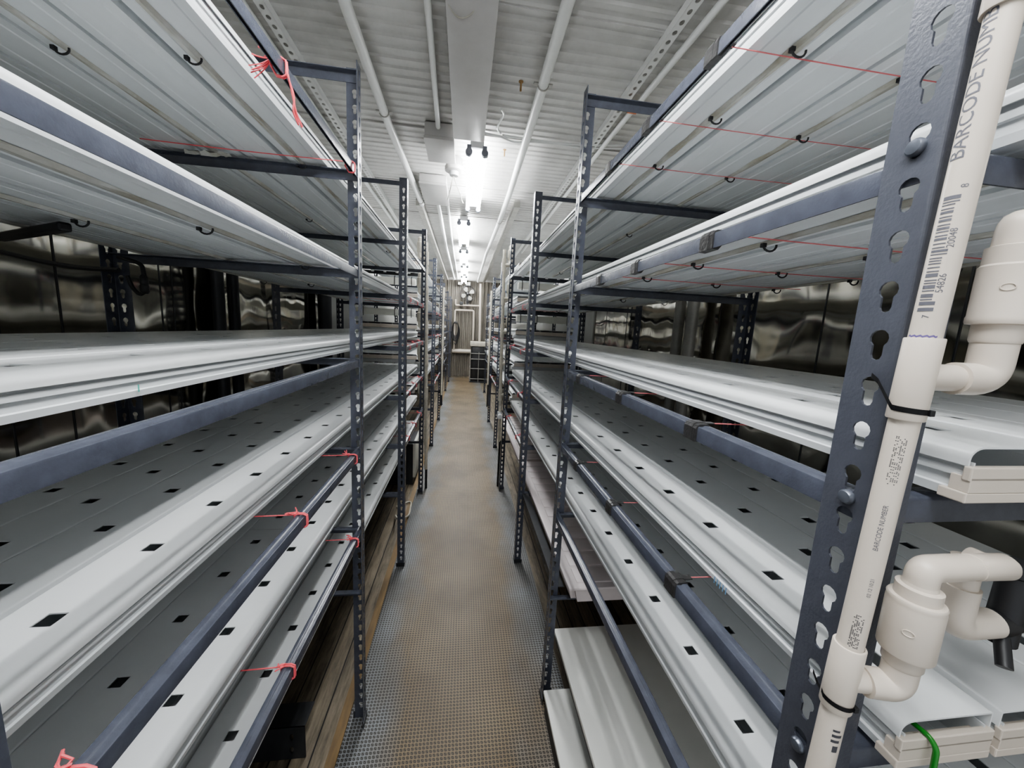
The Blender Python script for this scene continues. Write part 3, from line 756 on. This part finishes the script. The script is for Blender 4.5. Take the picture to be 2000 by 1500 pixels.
pipe('drain_pipe', 'thick cream pipe running low across the end wall', 'pipe', [(-.32, 10.335, .71), (.19, 10.335, .715)], .06, M['cream'])
pipe('wall_pipe', 'white upper cross pipe below the wall fan', 'pipe', arc_path([(-.26, 10.3, 2.12), (-.26, 10.3, 1.96), (.40, 10.3, 1.98)], .05), .022, M['cream'])
pipe('wall_pipe', 'white lower cross pipe on the end wall', 'pipe', arc_path([(-.27, 10.3, .75), (-.27, 10.3, 1.83), (.24, 10.3, 1.84), (.25, 10.3, 1.03)], .05), .024, M['cream'])
pipe('wall_pipe', 'tall white pipe rising at the right of the end wall', 'pipe', [(.43, 10.15, .55), (.40, 10.15, 2.55)], .033, M['cream'])
bm = newbm(); add_box(bm, .05, .14, 10.25, 10.36, 1.975, 2.06, .006); 
o = obj('pipe_valve', to_mesh('pipe_valve', bm, M['black'])); o.location.x = -.20; tag(o, 'small black valve on the upper cross pipe', 'valve')
root = thing('hose_coil', 'black hose coiled and hung on the end wall at left', 'hose', (-.24, 10.2, 1.32))
bm = newbm()
for j in range(5):
    rx, rz, ph = .075 + .008 * j, .20 + .012 * j, j * .15
    add_tube(bm, [(rx * math.cos(2 * PI * k / 28), -.01 * j, rz * math.sin(2 * PI * k / 28) - .02 * j) for k in range(29)], .012, 8, False)
add_tube(bm, arc_path([(.07, 0, -.1), (.06, -.02, -.3), (.02, -.02, -.42), (-.02, 0, -.38)], .05), .012, 8)
obj('hose', to_mesh('hose', bm, M['black'], True), root, (-.24, 10.2, 1.32))
bm = newbm(); add_box(bm, -.015, .015, -.03, .15, .17, .19); obj('hanger', to_mesh('hanger', bm, M['galv']), root, (-.24, 10.2, 1.32))
root = thing('water_tank', 'tall black water tank with cream lid and metal cage at the aisle end', 'tank', (.36, 9.5, 0))
bm = newbm(); add_box(bm, -.17, .22, -.25, .25, .02, .92, .03); obj('tank_body', to_mesh('tank_body', bm, M['black'], True), root, (.36, 9.5, 0))
bm = newbm(); add_box(bm, -.20, .25, -.28, .28, .92, 1.03, .015); obj('lid', to_mesh('lid', bm, M['cream_dirty'], True), root, (.36, 9.5, 0))
bm = newbm()
for z in (.10, .36, .60, .74):
    add_tube(bm, [(-.19, -.27, z), (.24, -.27, z), (.24, .27, z), (-.19, .27, z), (-.19, -.27, z)], .011, 8)
add_tube(bm, [(-.19, -.27, .02), (-.19, -.27, .78)], .011, 8); add_tube(bm, [(.02, -.275, .02), (.02, -.275, .78)], .009, 8)
obj('cage', to_mesh('cage', bm, M['galv'], True), root, (.36, 9.5, 0))
bm = newbm(); add_box(bm, -.2, .25, -.28, .28, 0, .045); obj('pallet', to_mesh('pallet', bm, M['steel_dark']), root, (.36, 9.5, 0))
bm = newbm(); add_box(bm, -.21, -.11, 10.2, 10.34, 2.50, 2.57, .004); add_box(bm, .0, .12, 10.2, 10.3, 2.50, 2.58, .004)
o = obj('wall_box', to_mesh('wall_box', bm, M['white_box'])); tag(o, 'small pale electrical boxes high on the end wall above the fan', 'electrical box')

# ------------------------------------------------------------------ far manifolds standing against the second racks
def add_manifold(bm, xb, y, z0, z1, tiers, s, r=.012, lean=0.0):
    fx = lambda z: xb + lean * z
    add_tube(bm, [(fx(z0), y, z0), (fx(z1), y, z1)], r, 12)
    for z in tiers:
        x = fx(z)
        add_lathe(bm, (x, y, 0), [(r * 1.35, z - .05), (r * 1.35, z + .05)], 12)
        add_tube(bm, arc_path([(x, y, z), (x + s * .05, y, z), (x + s * .05, y, z + .04)], .02), r * 1.3, 10)
        add_lathe(bm, (x + s * .05, y, 0), [(.018, z + .04), (.024, z + .05), (.024, z + .115), (.017, z + .12), (.015, z + .15), (.004, z + .158)], 14)
for x, y, z0, z1, s, lean, lab in ((-.284, 3.03, .18, 2.02, -1, -.014, 'lumpy cream pipe manifold standing by the second left rack'), (.336, 3.06, .42, 2.02, 1, -.018, 'lumpy cream pipe manifold standing by the second right rack'),
                             (-.36, 6.36, .2, 2.02, -1, 0, 'thin cream pipe manifold by the fourth left rack, deep in the aisle'), (.44, 6.40, .4, 2.02, 1, 0, 'thin cream pipe manifold by the fourth right rack, deep in the aisle')):
    bm = newbm(); add_manifold(bm, x, y, z0, z1, [t + .12 for t in ZF[:5] if t + .12 > z0 + .05], s, .013 if y < 4 else .015, lean)
    root = thing('pipe_manifold', lab, 'pipe manifold', (x, y, 0))
    obj('pipework', to_mesh('pipework', bm, M['cream_dirty'], True), root, (0, 0, 0))
    bm = newbm(); add_tube(bm, [(x, y, 0.0), (x, y, z0 + .01)], .010, 10); obj('lower_pipe', to_mesh('lower_pipe', bm, M['steel_dark'], True), root, (0, 0, 0))
# white cabinet on the floor left, valve on right
bm = newbm(); add_box(bm, -.405, -.382, 3.10, 3.54, .075, .385, .003); root = thing('floor_box', 'floor box with painted-shade dark body and ivory side panel under the second left rack', 'box', (-.6, 3.3, 0))
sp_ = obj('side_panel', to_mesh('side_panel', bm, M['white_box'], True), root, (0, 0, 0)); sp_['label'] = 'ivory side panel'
bm = newbm(); add_box(bm, -.80, -.4055, 3.12, 3.52, 0, .37, .004); obj('box_body', to_mesh('box_body', bm, M['steel_dark']), root, (0, 0, 0))  # body coloured dark to stand for the shade on the box front
root = thing('pipe_tap', 'small white plastic tap on the right manifold, low beside the aisle', 'tap', (.326, 3.03, .66))
bm = newbm(); add_lathe(bm, (.322, 3.06, .655), [(.02, -.03), (.02, .03)], 14); add_lathe(bm, (.322, 3.045, .655), [(.016, -.05), (.022, -.045), (.022, -.02), (.012, 0)], 14, 'Y'); obj('tap_body', to_mesh('tap_body', bm, M['pvc'], True), root, (0, 0, 0))
cable('pale cable loop on the floor beside the third left post', [[(-.45, 2.55, .02), (-.40, 2.35, .10), (-.355, 2.55, .015), (-.37, 2.8, .012), (-.47, 2.7, .012)]], .006, M['cream_dirty'], 'floor_cable')

# ------------------------------------------------------------------ tubs and boards low on the right
root = thing('seedling_tub', 'pale pink ribbed plastic tub between the first two right racks', 'tub', (.65, 1.75, .4555), 'pale tubs low on the right')
def tub(L, W):
    bm = newbm(); n = 24
    b0 = [(-W / 2 + .02, .015), (W / 2 - .02, .015), (W / 2 - .02, L - .015), (-W / 2 + .02, L - .015)]
    t0 = [(-W / 2 + .006, 0.004), (W / 2 - .006, 0.004), (W / 2 - .006, L - .004), (-W / 2 + .006, L - .004)]
    A = [bm.verts.new((x, y, 0)) for x, y in b0]; B = [bm.verts.new((x, y, .052)) for x, y in t0]
    bm.faces.new(A)
    for k in range(4): bm.faces.new([A[k], A[(k + 1) % 4], B[(k + 1) % 4], B[k]])
    bm.faces.new(B[::-1])
    bmesh.ops.bevel(bm, geom=[e for e in bm.edges if abs(e.verts[0].co.z - e.verts[1].co.z) > .02], offset=.018, segments=4, affect='EDGES')
    body = to_mesh('tub_body', bm, M['tub'], True)
    bm = newbm(); add_box(bm, -W / 2, W / 2, 0, L, .0525, .064, .004)
    m = int(L / .088)
    for k in range(m):
        y0 = .02 + k * (L - .03) / m
        add_box(bm, -W / 2 + .035, W / 2 - .035, y0 + .006, y0 + (L - .03) / m - .006, .060, .0685, .004)
    return body, to_mesh('tub_lid', bm, M['tub'], True)
tb, tl = tub(1.22, .54)
obj('tub_body', tb, root, (.655, 1.10, .4555)); obj('tub_lid', tl, root, (.655, 1.10, .4555))
root = thing('seedling_tub', 'second pale ribbed tub behind the near one, under the second right rack', 'tub', (.65, 2.9, .4555), 'pale tubs low on the right')
obj('tub_body', tb, root, (.66, 2.36, .4555)); obj('tub_lid', tl, root, (.66, 2.36, .4555))
# long slotted angle carrying the tubs
bm = newbm(); w = .035
for c in range(int(.78 / PITCH)):
    y0 = 1.195 + c * PITCH; y1 = y0 + PITCH; outer = [(y0, .418), (y1, .418), (y1, .418 + w), (y0, .418 + w)]
    hole = [(y0 + PITCH / 2 + .0095 * math.cos(2 * PI * k / 10), .4355 + .0055 * math.sin(2 * PI * k / 10)) for k in range(10)]
    allp = outer + hole; V = [bm.verts.new((.362, u, z)) for u, z in allp]
    for t in tessellate_polygon([[Vector((u, z, 0)) for u, z in outer], [Vector((u, z, 0)) for u, z in hole]]):
        try: bm.faces.new([V[i] for i in t])
        except ValueError: pass
add_box(bm, .362, .398, 1.195, 1.97, .4530, .4550)
o = obj('slotted_bar', to_mesh('slotted_bar', bm, M['steel_dark'])); tag(o, 'dark slotted steel bar running along the front of the pale tub', 'metal bar')
# boards: white lid boards on low dark crates
def crate(x0, x1, y0, y1, z1, label):
    root = thing('lidded_crate', label, 'crate', ((x0 + x1) / 2, (y0 + y1) / 2, 0), 'white lidded crates on the right floor')
    bm = newbm(); add_box(bm, x0 + .078, x1 - .008, y0 + .008, y1 - .008, .0005, z1 - .016, .006); add_box(bm, x0 + .003, x1 - .003, y0 + .003, y1 - .003, z1 - .03, z1 - .0165)
    obj('crate_body', to_mesh('crate_body', bm, M['steel_dark']), root, (0, 0, 0))
    bm = newbm(); add_box(bm, x0, x1, y0, y1, z1 - .016, z1, .003); obj('lid_board', to_mesh('lid_board', bm, M['board'], True), root, (0, 0, 0))
crate(.374, .93, .06, 1.205, .272, 'tall dark crate under a flat white lid board at right foreground')
# shorter crate sits partly below, beside the aisle
root = thing('lidded_crate', 'low dark crate with narrow white lid board along the aisle edge', 'crate', (.36, .6, 0), 'white lidded crates on the right floor')
bm = newbm(); add_box(bm, .333, .440, .34, 1.112, .0005, .085); obj('crate_body', to_mesh('crate_body', bm, M['steel_dark']), root, (0, 0, 0))
bm = newbm(); add_box(bm, .326, .445, .335, 1.12, .0855, .10, .003); obj('lid_board', to_mesh('lid_board', bm, M['board'], True), root, (0, 0, 0))
# left floor bracket
root = thing('floor_bracket', 'dark steel floor bracket with two slots under the near left rack', 'bracket', (-.6, 1.05, 0))
bm = newbm()
outer = [(-.80, .001), (-.46, .001), (-.46, .118), (-.80, .118)]
holes = [[(-.50 + .006 * math.cos(a), zc + .012 * math.sin(a)) for a in [2 * PI * k / 12 for k in range(12)]] for zc in (.035, .082)]
for d in (0, .003):
    allp = outer + holes[0] + holes[1]; V = [bm.verts.new((u, 1.05 + d, z)) for u, z in allp]
    for t in tessellate_polygon([[Vector((u, z, 0)) for u, z in outer]] + [[Vector((u, z, 0)) for u, z in h_] for h_ in holes]):
        try: bm.faces.new([V[i] for i in t])
        except ValueError: pass
add_box(bm, -.80, -.46, 1.053, 1.13, .115, .118)
obj('bracket_plate', to_mesh('bracket_plate', bm, M['steel_dark']), root, (0, 0, 0))

# ------------------------------------------------------------------ pipes and cable by the side walls
for x, y, r_, lab in ((1.10, 1.69, .028, 'grey vertical pipe against the right wall, nearer of two'), (1.10, 1.80, .026, 'grey vertical pipe against the right wall, farther of two'),
                      (-1.10, 1.84, .024, 'dark vertical pipe against the left wall, nearer of two'), (-1.10, 1.95, .024, 'dark vertical pipe against the left wall, farther of two'), (-1.10, 3.12, .05, 'broad dark vertical pipe against the left wall')):
    bm = newbm(); add_tube(bm, [(x, y, 0), (x, y, CEIL - .01)], r_, 16); o = obj('wall_pipe', to_mesh('wall_pipe', bm, M['galv'] if x > 0 else M['steel_dark'], True)); tag(o, lab, 'pipe')
root = thing('power_cable', 'black power cable with plug drooping behind the near left rack', 'cable', (-.85, 1.1, 1.5))
bm = newbm(); add_tube(bm, arc_path([(-1.12, 1.08, 1.512), (-1.04, 1.08, 1.495), (-.97, 1.09, 1.487), (-.88, 1.09, 1.488)], .05), .006, 8)
add_tube(bm, arc_path([(-.862, 1.09, 1.475), (-.853, 1.09, 1.445), (-.838, 1.09, 1.428), (-.826, 1.09, 1.437)], .012), .005, 8); add_tube(bm, arc_path([(-.823, 1.09, 1.475), (-.826, 1.09, 1.505), (-.845, 1.09, 1.513), (-.88, 1.09, 1.52)], .012), .005, 8)
obj('wire', to_mesh('wire', bm, M['black'], True), root, (0, 0, 0))
bm = newbm(); add_lathe(bm, (-.825, 1.09, 0), [(.006, 1.432), (.0095, 1.437), (.0095, 1.452), (.008, 1.455), (.0095, 1.458), (.008, 1.475), (.005, 1.48)], 14); obj('plug', to_mesh('plug', bm, M['black'], True), root, (0, 0, 0))
bm = newbm(); add_box(bm, -.34, .0, -.009, .009, -.008, .008, .004); o = obj('black_strap', to_mesh('black_strap', bm, M['black'])); o.location = (-.70, .772, 1.5275); o.rotation_euler = (0, .0, -.56); tag(o, 'black padded strap under the second left tier at the photo edge', 'strap')
# loose tape tatters
def tatter(loc, label, sx=.06, seed=1, rot=0):
    rnd = random.Random(seed); bm = newbm(); n = 8; rows = []
    for k in range(n + 1):
        x = -sx + 2 * sx * k / n; rows.append([bm.verts.new((x, -.010 + rnd.uniform(-.004, .003), rnd.uniform(-.006, .002))), bm.verts.new((x + rnd.uniform(-.004, .004), 0, rnd.uniform(-.009, .003))), bm.verts.new((x, .010 + rnd.uniform(-.003, .004), rnd.uniform(-.006, .002)))])
    for A, B in zip(rows, rows[1:]):
        for i in range(2): bm.faces.new([A[i], A[i + 1], B[i + 1], B[i]])
    o = obj('tape_scrap', to_mesh('tape_scrap', bm, M['clear_tape'], True), None, loc); o.rotation_euler = (0, 0, rot); tag(o, label, 'tape')
tatter((-.66, 1.10, 1.794), 'crumpled clear tape on the top left crossbar', .05, 2)
tatter((.66, 1.172, 1.508), 'crumpled clear tape on the second right crossbar', .035, 3)

# ------------------------------------------------------------------ foreground pipe manifold on the near right post
root = thing('pipe_manifold', 'cream plastic riser with tees, unions and elbows tied to the near right post', 'pipe manifold', (.33, .226, 1.0))
def PX(z): return .317 + (z - 1.04) * .0335
YM = .226; RP = .0088
bm = newbm(); add_tube(bm, [(PX(z), YM, z) for z in (.55, .8, 1.04, 1.3, 1.6, 1.75)], RP, 40)
riser = obj('riser_pipe', to_mesh('riser_pipe', bm, M['cream'], True), root, (0, 0, 0))
def sleeve(z0, z1, r, name='tee'):
    bm = newbm(); x0, x1 = PX(z0), PX(z1)
    prof = [(RP + .0002, z0), (r - .0004, z0), (r, z0 + .0008), (r, z1 - .0008), (r - .0004, z1), (RP + .0002, z1)]
    rings = []
    for rr, z in prof: rings.append([bm.verts.new((PX(z) + rr * math.cos(2 * PI * k / 40), YM + rr * math.sin(2 * PI * k / 40), z)) for k in range(40)])
    for A, B in zip(rings, rings[1:]):
        for k in range(40): bm.faces.new([A[k], A[(k + 1) % 40], B[(k + 1) % 40], B[k]])
    return bm
# upper coupler cut by the frame
bm = sleeve(1.608, 1.66, .0112); obj('coupler', to_mesh('coupler', bm, M['cream'], True), root, (0, 0, 0))
# upper tee, elbow, union, domed cap
bm = sleeve(1.339, 1.399, .0108)
add_tube(bm, [(PX(1.371), YM, 1.371), (.368, YM - .002, 1.371)], .0098, 28)
obj('tee', to_mesh('tee', bm, M['cream'], True), root, (0, 0, 0))
bm = newbm(); add_tube(bm, arc_path([(.358, YM - .002, 1.371), (.384, YM - .004, 1.371), (.384, YM - .004, 1.404)], .016, 10), .0118, 28); obj('elbow', to_mesh('elbow', bm, M['cream'], True), root, (0, 0, 0))
bm = newbm(); add_lathe(bm, (.384, YM - .004, 0), [(.0122, 1.398), (.0130, 1.400), (.0130, 1.411), (.0163, 1.4115), (.0168, 1.413), (.0168, 1.416), (.0163, 1.4175), (.0163, 1.452), (.0150, 1.4535), (.0150, 1.4655), (.0125, 1.4665), (.0122, 1.4775), (.0115, 1.4825), (.0095, 1.487), (.006, 1.4895), (.0005, 1.490)], 40)
obj('union', to_mesh('union', bm, M['cream'], True), root, (0, 0, 0))
# lower tee, elbow, union, elbow run
bm = sleeve(1.092, 1.150, .0108)
add_tube(bm, [(PX(1.119), YM, 1.119), (.345, YM - .006, 1.119)], .0095, 28); obj('tee', to_mesh('tee', bm, M['cream'], True), root, (0, 0, 0))
bm = newbm(); add_tube(bm, arc_path([(.335, YM - .005, 1.119), (.3575, YM - .011, 1.119), (.3575, YM - .011, 1.148)], .014, 10), .0112, 28); obj('elbow', to_mesh('elbow', bm, M['cream'], True), root, (0, 0, 0))
bm = newbm(); add_lathe(bm, (.3575, YM - .011, 0), [(.0115, 1.140), (.0125, 1.142), (.0125, 1.152), (.0165, 1.1522), (.0170, 1.1535), (.0170, 1.1935), (.0166, 1.1955), (.0170, 1.1975), (.0162, 1.199), (.0135, 1.1995), (.0135, 1.2085), (.0105, 1.2095), (.010, 1.212)], 40)
obj('union', to_mesh('union', bm, M['cream'], True), root, (0, 0, 0))
bm = newbm(); add_tube(bm, arc_path([(.3575, YM - .011, 1.208), (.3575, YM - .011, 1.2235), (.395, YM - .011, 1.2235)], .011, 10), .0100, 28); obj('elbow', to_mesh('elbow', bm, M['cream'], True), root, (0, 0, 0))
bm = newbm(); add_tube(bm, [(.385, YM - .011, 1.2235), (.402, YM - .011, 1.2232), (.4022, YM - .011, 1.2232), (.434, YM - .011, 1.2225), (.440, YM - .011, 1.2223)], [.0094, .0094, .0100, .0100, .0068], 28); obj('cross_pipe', to_mesh('cross_pipe', bm, M['cream'], True), root, (0, 0, 0))
bm = newbm(); add_tube(bm, [(.428, YM + .006, 1.219), (.428, YM + .006, 1.190)], .0098, 28); add_tube(bm, [(.428, YM - .011, 1.2195), (.428, YM + .006, 1.2195)], .0092, 24); obj('drop_pipe', to_mesh('drop_pipe', bm, M['cream'], True), root, (0, 0, 0))
bm = newbm(); add_tube(bm, arc_path([(.428, YM + .006, 1.194), (.428, YM + .006, 1.155), (.470, YM + .006, 1.155)], .015, 10), .0118, 28); obj('elbow', to_mesh('elbow', bm, M['cream'], True), root, (0, 0, 0))
# moulded bosses
bm = newbm()
for c, rr in (((.384, YM - .004, 1.4365), .0164), ((.3575, YM - .011, 1.176), .0171)):
    d = Vector((-c[0], -c[1], 0)).normalized(); t = Vector((-d.y, d.x, 0)); p0 = Vector(c) + d * rr
    add_tube(bm, [p0 + t * (.0034 * math.cos(2 * PI * k / 16)) + Vector((0, 0, .0024 * math.sin(2 * PI * k / 16))) for k in range(17)], .0004, 6, False)
obj('moulded_boss', to_mesh('moulded_boss', bm, M['cream'], True), root, (0, 0, 0))

# printing wrapped round the riser
def wrap(bm_src, z0, ang, rad, m, name, up=True):
    """(u, v) sheet: u runs along the pipe (upwards), v runs around it"""
    bm = newbm(); V = {}
    for v in bm_src.verts:
        u, w = v.co.x, v.co.y
        z = z0 + u; a = ang - w / rad
        V[v.index] = bm.verts.new((PX(z) + rad * math.cos(a), YM + rad * math.sin(a), z))
    for f in bm_src.faces:
        try: bm.faces.new([V[v.index] for v in f.verts])
        except ValueError: pass
    bm_src.free()
    o = obj(name, to_mesh(name, bm, m, fix=False), riser, (0, 0, 0)); return o
def text_bm(s, size, maxl=.0012):
    cu = bpy.data.curves.new('t', 'FONT'); cu.body = s; cu.size = size; cu.resolution_u = 3
    o = bpy.data.objects.new('t', cu); COL.objects.link(o)
    dg = bpy.context.evaluated_depsgraph_get(); me = bpy.data.meshes.new_from_object(o.evaluated_get(dg))
    bpy.data.objects.remove(o); bm = newbm(); bm.from_mesh(me); bpy.data.meshes.remove(me)
    bmesh.ops.triangulate(bm, faces=bm.faces[:])
    for _ in range(4):
        es = [e for e in bm.edges if e.calc_length() > maxl]
        if not es: break
        bmesh.ops.subdivide_edges(bm, edges=es, cuts=1)
        bmesh.ops.triangulate(bm, faces=bm.faces[:])
    bm.verts.index_update(); return bm
def rect_bm(rects):
    bm = newbm()
    for u0, u1, v0, v1 in rects:
        n = max(1, int((v1 - v0) / .0008))
        for k in range(n):
            a, b = v0 + (v1 - v0) * k / n, v0 + (v1 - v0) * (k + 1) / n
            bm.faces.new([bm.verts.new(p) for p in ((u0, a, 0), (u1, a, 0), (u1, b, 0), (u0, b, 0))])
    bm.verts.index_update(); return bm
CAMA = math.atan2(-YM, -.33)          # direction from the pipe towards the aisle viewer
RT = RP + .00015
wrap(text_bm('BARCODE NUMBER', .0118), 1.5175, CAMA - .28, RT, M['ink'], 'printed_text')
# linear barcode and its digits
bars = []; rb = random.Random(11); u = 0.0
for k in range(30):
    wd = rb.choice([.0006, .0006, .0012, .0018]); long_ = k in (0, 1, 14, 15, 28, 29)
    bars.append((u, u + wd, -.0045 if not long_ else -.0045, .0022 if not long_ else .0040)); u += wd + rb.choice([.0007, .0007, .0013])
sc = .078 / u
bars = [(a * sc, b * sc, -v1, -v0) for a, b, v0, v1 in bars]
wrap(rect_bm(bars), 1.4175, CAMA - .36, RT, M['ink'], 'printed_barcode')
for s_, z_, a_ in (('7', 1.4125, -.05), ('54826', 1.430, .34), ('20048', 1.4600, .34), ('8', 1.4985, .34)):
    wrap(text_bm(s_, .0052), z_, CAMA + a_, RT, M['ink'], 'printed_digits')
# dotted code print on the middle run
dots = []
for r_ in range(6):
    for k in range(34):
        if rb.random() < .55: dots.append((k * .0011, k * .0011 + .0006, r_ * .0011, r_ * .0011 + .0007))
wrap(rect_bm(dots), 1.290, CAMA + .45, RT, M['ink_dark'], 'printed_code')
wrap(text_bm('BARCODE NUMBER', .0042), 1.2365, CAMA + .30, RT, M['ink'], 'printed_text')
wrap(text_bm('02 12 10:21', .0034), 1.198, CAMA + .55, RT, M['ink'], 'printed_text')
dots = []
for r_ in range(6):
    for k in range(26):
        if rb.random() < .6: dots.append((k * .0011, k * .0011 + .0007, r_ * .0011, r_ * .0011 + .0008))
wrap(rect_bm(dots), 1.153, CAMA + .55, RT, M['ink_dark'], 'printed_code')
wrap(rect_bm([(0, .006, 0, .004), (.009, .0115, 0, .006), (.014, .0165, -.001, .006), (.019, .021, .001, .006)]), 1.056, CAMA + .95, RT, M['ink_dark'], 'printed_code')
# purple primer ring
bm = newbm(); rings = []
for z in (1.3995, 1.4008):
    rings.append([bm.verts.new((PX(z) + RT * math.cos(CAMA - 1.1 + k * .12), YM + RT * math.sin(CAMA - 1.1 + k * .12), z + .0005 * math.sin(k * 2.1))) for k in range(16)])
for k in range(15): bm.faces.new([rings[0][k], rings[0][k + 1], rings[1][k + 1], rings[1][k]])
obj('primer_mark', to_mesh('primer_mark', bm, M['ink_purple']), riser, (0, 0, 0))
# printed words on tee and elbows (raised lettering too small to read is left as texture)

# cable ties through the post keyholes
def zip_tie(z_h, z_p, label):
    bm = newbm(); cx, cy = PX(z_p), YM; r_ = .0113; pts = [(XR - .001, .258, z_h), (XR - .004, .250, z_h - .004)]
    a0, a1 = CAMA - 1.0, CAMA + 1.5
    for k in range(13):
        a = a0 + (a1 - a0) * k / 12; pts.append((cx + r_ * math.cos(a), cy + r_ * math.sin(a), z_p - .0015 * k / 12 + (.002 if k == 0 else 0)))
    rows = []
    for p in pts:
        c = Vector(p); rows.append([bm.verts.new(c + Vector((0, 0, -.0020))), bm.verts.new(c + Vector((0, 0, .0020)))])
    for A, B in zip(rows, rows[1:]): bm.faces.new([A[0], A[1], B[1], B[0]])
    bmesh.ops.solidify(bm, geom=bm.faces[:], thickness=.0010)
    e = Vector(pts[-1]); 
    root = thing('zip_tie', label, 'zip tie', pts[0], 'black zip ties on the near right post')
    obj('strap', to_mesh('strap', bm, M['black']), root, (0, 0, 0))
    bm = newbm(); add_box(bm, e.x - .002, e.x + .002, e.y - .002, e.y + .002, e.z - .0024, e.z + .002, .0004); obj('head', to_mesh('head', bm, M['black']), root, (0, 0, 0))
zip_tie(1.368, 1.3475, 'black zip tie holding the upper tee to the near right post')
zip_tie(1.090, 1.1005, 'black zip tie holding the lower tee to the near right post')
# valve and hose tail at the right edge
root = thing('hose_valve', 'black plastic valve at the right edge beside the cream elbow', 'valve', (.475, .236, 1.16))
bm = newbm(); add_lathe(bm, (.480, .232, 1.155), [(.006, -.012), (.0115, -.010), (.0115, .004), (.0095, .006), (.0095, .030), (.013, .032), (.013, .05)], 20, 'X'); add_lathe(bm, (.484, .232, 0), [(.011, 1.137), (.010, 1.20), (.0125, 1.202), (.0125, 1.212), (.008, 1.214)], 20)
obj('valve_body', to_mesh('valve_body', bm, M['black'], True), root, (0, 0, 0))
bm = newbm(); add_tube(bm, [(.478, .228, 1.146), (.466, .216, 1.126)], .0052, 12); obj('handle', to_mesh('handle', bm, M['black'], True), root, (0, 0, 0))
# green tie over a channel end cap
root = thing('green_tie', 'bright green wire tie looped over a channel end, lower right', 'tie', (.418, .222, 1.06))
bm = newbm(); add_tube(bm, arc_path([(.418, .236, 1.053), (.418, .222, 1.054), (.4185, .2165, 1.048), (.419, .2155, 1.02)], .005, 6), .0022, 12); obj('wire', to_mesh('wire', bm, M['green'], True), root, (0, 0, 0))

# ------------------------------------------------------------------ light, camera, look
w = bpy.data.worlds.new('world'); scene.world = w; w.use_nodes = True
w.node_tree.nodes['Background'].inputs['Color'].default_value = (.92, .96, 1.0, 1); w.node_tree.nodes['Background'].inputs['Strength'].default_value = .55  # added ambient fill, entering by the near end left open behind the camera

cam = bpy.data.cameras.new('camera'); co = bpy.data.objects.new('camera', cam); COL.objects.link(co)
cam.sensor_width = 36.0; cam.sensor_fit = 'HORIZONTAL'; cam.lens = 12.8717; cam.clip_start = .01
right = Vector((0.99055048, -0.12712361, 0.05147165)); down = Vector((0.03167522, -0.15310126, -0.98770273)); fwd = Vector((0.13344071, 0.97999979, -0.14762785))
mt = Matrix((right, -down, -fwd)).transposed().to_4x4(); mt.translation = (0, 0, 1.39); co.matrix_world = mt
scene.camera = co
scene.cycles.use_denoising = True
scene.cycles.max_bounces = 14; scene.cycles.diffuse_bounces = 8; scene.cycles.glossy_bounces = 5
scene.cycles.sample_clamp_indirect = 6.0
scene.view_settings.view_transform = 'AgX'
scene.view_settings.look = 'AgX - Medium High Contrast'
scene.view_settings.exposure = 0.62
